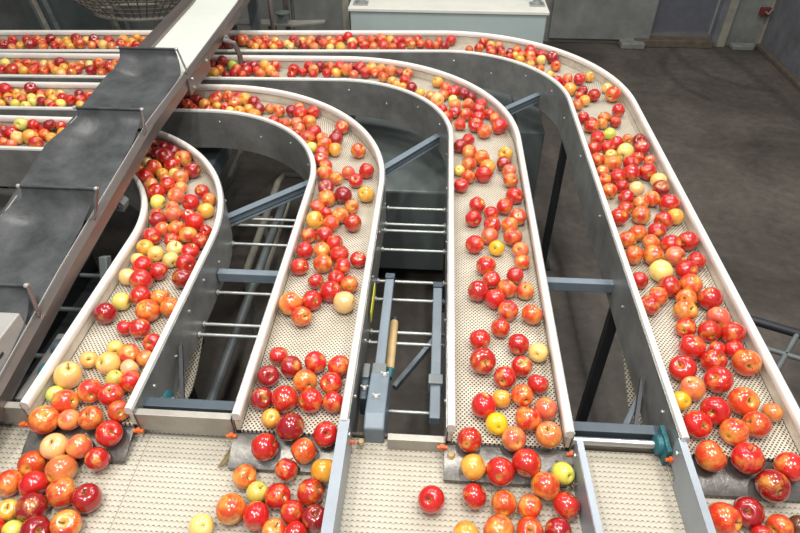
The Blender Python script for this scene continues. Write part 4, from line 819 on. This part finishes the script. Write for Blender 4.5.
# ------------------------------------------------------------------ apples
PAL = {'D':((.30,.006,.010),.98),'R':((.52,.014,.010),.90),'O':((.60,.040,.012),.66),'P':((.66,.12,.055),.72),
       'A':((.70,.20,.015),.42),'Y':((.80,.56,.16),.8),'G':((.60,.55,.09),1.),'C':((.80,.48,.19),.62),'S':((.86,.42,.01),.9),'B':((.10,.035,.015),1.)}
CN = {'D':'dark red','R':'bright red','O':'orange-red','P':'salmon pink','A':'amber','Y':'pale yellow','G':'yellow-green','C':'peach-coloured','S':'golden yellow','B':'rotten brown'}
AP = [(int(t[0])/1000,int(t[1])/1000,int(t[2])/1000,int(t[3])/10000,t[4][0],int(t[4][1])-1) for t in (q.split(',') for q in APPLES.split(';') if q)]

def apple_verts(var, nu=20, nv=14):
    """unit apple: widest radius 1, stem cavity at +z, calyx at -z"""
    rnd = random.Random(100+var); lob = [rnd.uniform(.0,.035) for _ in range(3)]; ph = [rnd.uniform(0,6) for _ in range(3)]
    hgt = [.93,.86,1.0,.90][var]; shoulder = [.0,.05,-.04,.02][var]
    vs = []; prof = []
    K = [(.0,.66),(.05,.68),(.11,.77),(.20,.86),(.36,.925),(.58,.88),(.80,.68),(.93,.42),(1.0,.08),(.985,-.22),(.90,-.50),(.75,-.74),(.56,-.89),(.36,-.955),(.20,-.94),(.10,-.88),(.0,-.85)]
    for i, (rr, z) in enumerate(K): prof.append((rr*(1+shoulder*z), z*hgt))
    for rr, z in prof[1:-1]:
        for k in range(nu):
            th = 2*pi*k/nu; w = 1+lob[0]*cos(th+ph[0])+lob[1]*cos(2*th+ph[1])*.8+.012*cos(5*th)*(1 if z<-.4 else .2)
            zz = z*(1+lob[2]*cos(th+ph[2])*1.5)
            vs.append((rr*w*cos(th), rr*w*sin(th), zz))
    top = len(vs); vs.append((0,0,prof[0][1])); bot = len(vs); vs.append((0,0,prof[-1][1]))
    n = len(prof)-2; fs = []
    for i in range(n-1):
        for k in range(nu): k2=(k+1)%nu; fs.append((i*nu+k,(i+1)*nu+k,(i+1)*nu+k2,i*nu+k2))
    for k in range(nu): k2=(k+1)%nu; fs.append((top,k,k2)); fs.append((bot,(n-1)*nu+k2,(n-1)*nu+k))
    return vs, fs
protos = []
for v in range(4):
    vs, fs = apple_verts(v); b = MB(); b.add(vs, fs); o = b.build('apple', M['apple'])
    for p in o.data.polygons: p.use_smooth = True
    s = MB(); top = .62*[.93,.86,1.0,.90][v]
    lean = [(.10,.05),(-.14,.1),(.05,-.18),(.2,.1)][v]
    s.tube([(0,0,top-.03),(lean[0]*.4,lean[1]*.4,top+.16),(lean[0],lean[1],top+.34),(lean[0]*1.5,lean[1]*1.5,top+.46)], [.035,.03,.034,.05], 7)
    st = s.build('stem', M['stem'], smooth=True)
    st.parent = o
    protos.append((o, st))

def zone(x, y, l):
    if l < 0 or y < 1.07:
        return 'C', min(range(4), key=lambda k: abs(x-(LANES[k][0]+(LANES[k][2]+LANES[k][3])/2)))
    cx, cy, a, bb = LANES[l]
    if x > cx and y > cy:
        th = math.atan2(y-cy, x-cx); return ('B1' if th < pi/4 else 'B2'), l
    if y <= cy:
        s = (y-1.07)/(cy-1.07); return ('S1' if s < .33 else 'S2' if s < .67 else 'S3'), l
    return 'W', l
def lat(x, y, l):
    cx, cy, a, bb = LANES[l]
    v = hypot(x-cx,y-cy) if (x > cx and y > cy) else (y-cy+SKEW[l]*(cx-x) if y > cy else x-cx)
    return (v-a)/(bb-a)
LN = ['leftmost lane','second lane','third lane','rightmost lane']
ORD = ['nearest','second nearest','third nearest','fourth nearest','fifth nearest','sixth nearest','seventh nearest','eighth nearest','ninth nearest','tenth nearest']
big = AP[:300]; small = AP[300:]
groups = {}
for i, (x,y,z,rr,c,l) in enumerate(big):
    zn, ll = zone(x,y,l); q = lat(x,y,ll)
    side = 0 if q < .38 else 1 if q < .64 else 2
    if zn == 'C':
        zn = 'CP' if y > .955 else 'CB'
    groups.setdefault((zn,ll,side,c), []).append(i)
PLACE = {'CB':'on the cross belt below the %s','CP':'on the end plate of the %s','S1':'in the near third of the %s','S2':'in the middle third of the %s',
         'S3':'in the upper straight of the %s','B1':'in the lower bend of the %s','B2':'in the upper bend of the %s','W':'in the far row of the %s'}
LATW = {'C':('left side','centre','right side'),'S':('left side','centre','right side'),'B':('inner side','centre','outer side'),'W':('near side','centre','far side')}
lab = {}
for (zn,ll,side,c), ids in groups.items():
    ids.sort(key=lambda i: (-big[i][1] if zn=='CB' else big[i][1]) if zn != 'W' else -big[i][0])
    sw = LATW[zn[0]][side]
    for k, i in enumerate(ids):
        if len(ids) == 1: pre = 'only '
        elif zn == 'W': pre = (['rightmost ','second rightmost ','third rightmost ']+['']*9)[k]
        elif zn == 'CB': pre = ['uppermost ','second uppermost ','third uppermost ','fourth uppermost ','fifth uppermost '][k]
        else: pre = ORD[k]+' '
        lab[i] = '%s%s apple %s, %s' % (pre, CN[c], PLACE[zn] % LN[ll], sw)
        if c == 'B': lab[i] = 'rotten brown apple at the bottom right corner of the photo'
cam_pos = Vector((0,0,ZR+1.48))
placed = 0
def orient(i, x, y, z):
    rnd = random.Random(i*7+1)
    d = (cam_pos-Vector((x,y,z))).normalized()
    a = rnd.random()
    v = Vector((rnd.gauss(0,1),rnd.gauss(0,1),rnd.gauss(0,1))).normalized()
    if a < .36: v = (d + v*1.0).normalized()          # stem end turned up towards the viewer's side
    elif a < .45: v = (-d + v*1.).normalized()
    q = v.to_track_quat('Z','Y')
    return (q.to_matrix() @ Matrix.Rotation(rnd.uniform(0,2*pi),3,'Z')).to_euler(), rnd, v.dot(d)
for i, (x,y,z,rr,c,l) in enumerate(big):
    v = (i*7+3) % 4
    src, sst = protos[v]
    eul, rnd, facing = orient(i, x, y, z+ZR)
    if placed < 4 and i < 4: pass
    o = src.copy(); COL.objects.link(o)
    o.location = (x,y,z+ZR); o.rotation_euler = eul; s = rr*1.03; o.scale = (s,s,s)
    col, cov = PAL[c]; f = rnd.uniform(.88,1.14)
    o.color = (min(1,col[0]*f), min(1,col[1]*rnd.uniform(.75,1.4)), min(1,col[2]*rnd.uniform(.7,1.3)), min(1.2,max(0,cov+rnd.uniform(-.10,.10))))
    tag(o, lab[i], 'apple', 'apples on the conveyor lanes and the cross belt')
    if facing > -.25 and i < 300:
        t = sst.copy(); COL.objects.link(t); t.parent = o
for o, st in protos:
    bpy.data.objects.remove(st); bpy.data.objects.remove(o)
# the smaller, farther apples: one uncounted mass
b = MB(); cols = []; av = [apple_verts(v, 12, 8) for v in range(4)]
for i, (x,y,z,rr,c,l) in enumerate(small):
    vs, fs = av[i%4]; eul, rnd, fc = orient(i+1000, x, y, z+ZR); mt = eul.to_matrix(); col, cov = PAL[c]
    f = rnd.uniform(.85,1.15)
    b.add([mt@(Vector(p)*rr*1.03)+Vector((x,y,z+ZR)) for p in vs], fs)
    cols += [(col[0]*f, col[1]*rnd.uniform(.8,1.3), col[2], min(1,cov+rnd.uniform(-.1,.1)))]*len(vs)
far = b.build('apples', M['apple_far'])
for p in far.data.polygons: p.use_smooth = True
at = far.data.attributes.new('skin', 'FLOAT_COLOR', 'POINT')
for i, cc in enumerate(cols): at.data[i].color = cc
tag(far, 'mass of small distant red and yellow apples filling the far straight rows and bends', 'apples', kind='stuff')

# ------------------------------------------------------------------ camera and light
cam = bpy.data.cameras.new('camera'); co = bpy.data.objects.new('camera', cam); COL.objects.link(co); sc.camera = co
cam.sensor_width = 36; cam.lens = 615/800*36; cam.clip_start = .02
co.location = cam_pos; co.rotation_euler = (radians(50), 0, radians(3.6))
def area(x, y, z, sx, sy, e, col=(1,.97,.92), tgt=None):
    li = bpy.data.lights.new('ceiling_lamp', 'AREA'); li.shape = 'RECTANGLE'; li.size = sx; li.size_y = sy; li.energy = e; li.color = col
    o = bpy.data.objects.new('ceiling_lamp', li); COL.objects.link(o); o.location = (x,y,z)
    if tgt: o.rotation_euler = (Vector(tgt)-Vector((x,y,z))).to_track_quat('-Z','Y').to_euler()
    return o
# the hall's ceiling tubes
for (x, y, e) in ((-2.0, 1.2, 30), (-.9, .5, 44), (.3, 1.0, 44), (1.5, .6, 44), (-1.4, 3.4, 36), (.2, 3.8, 44), (1.8, 3.3, 44), (-.4, -1.0, 44), (2.6, 5.4, 24), (-.6, 5.8, 20)):
    area(x, y, 4.3, .10, .7, e, (1, .965, .91))
w = bpy.data.worlds.new('World'); sc.world = w; w.use_nodes = True
bg = w.node_tree.nodes['Background']; bg.inputs[0].default_value = (.86,.93,1.,1); bg.inputs[1].default_value = .36
sc.view_settings.view_transform = 'Standard'; sc.view_settings.look = 'None'; sc.view_settings.gamma = 1
sc.view_settings.exposure = 0.04
sc.view_settings.use_curve_mapping = False
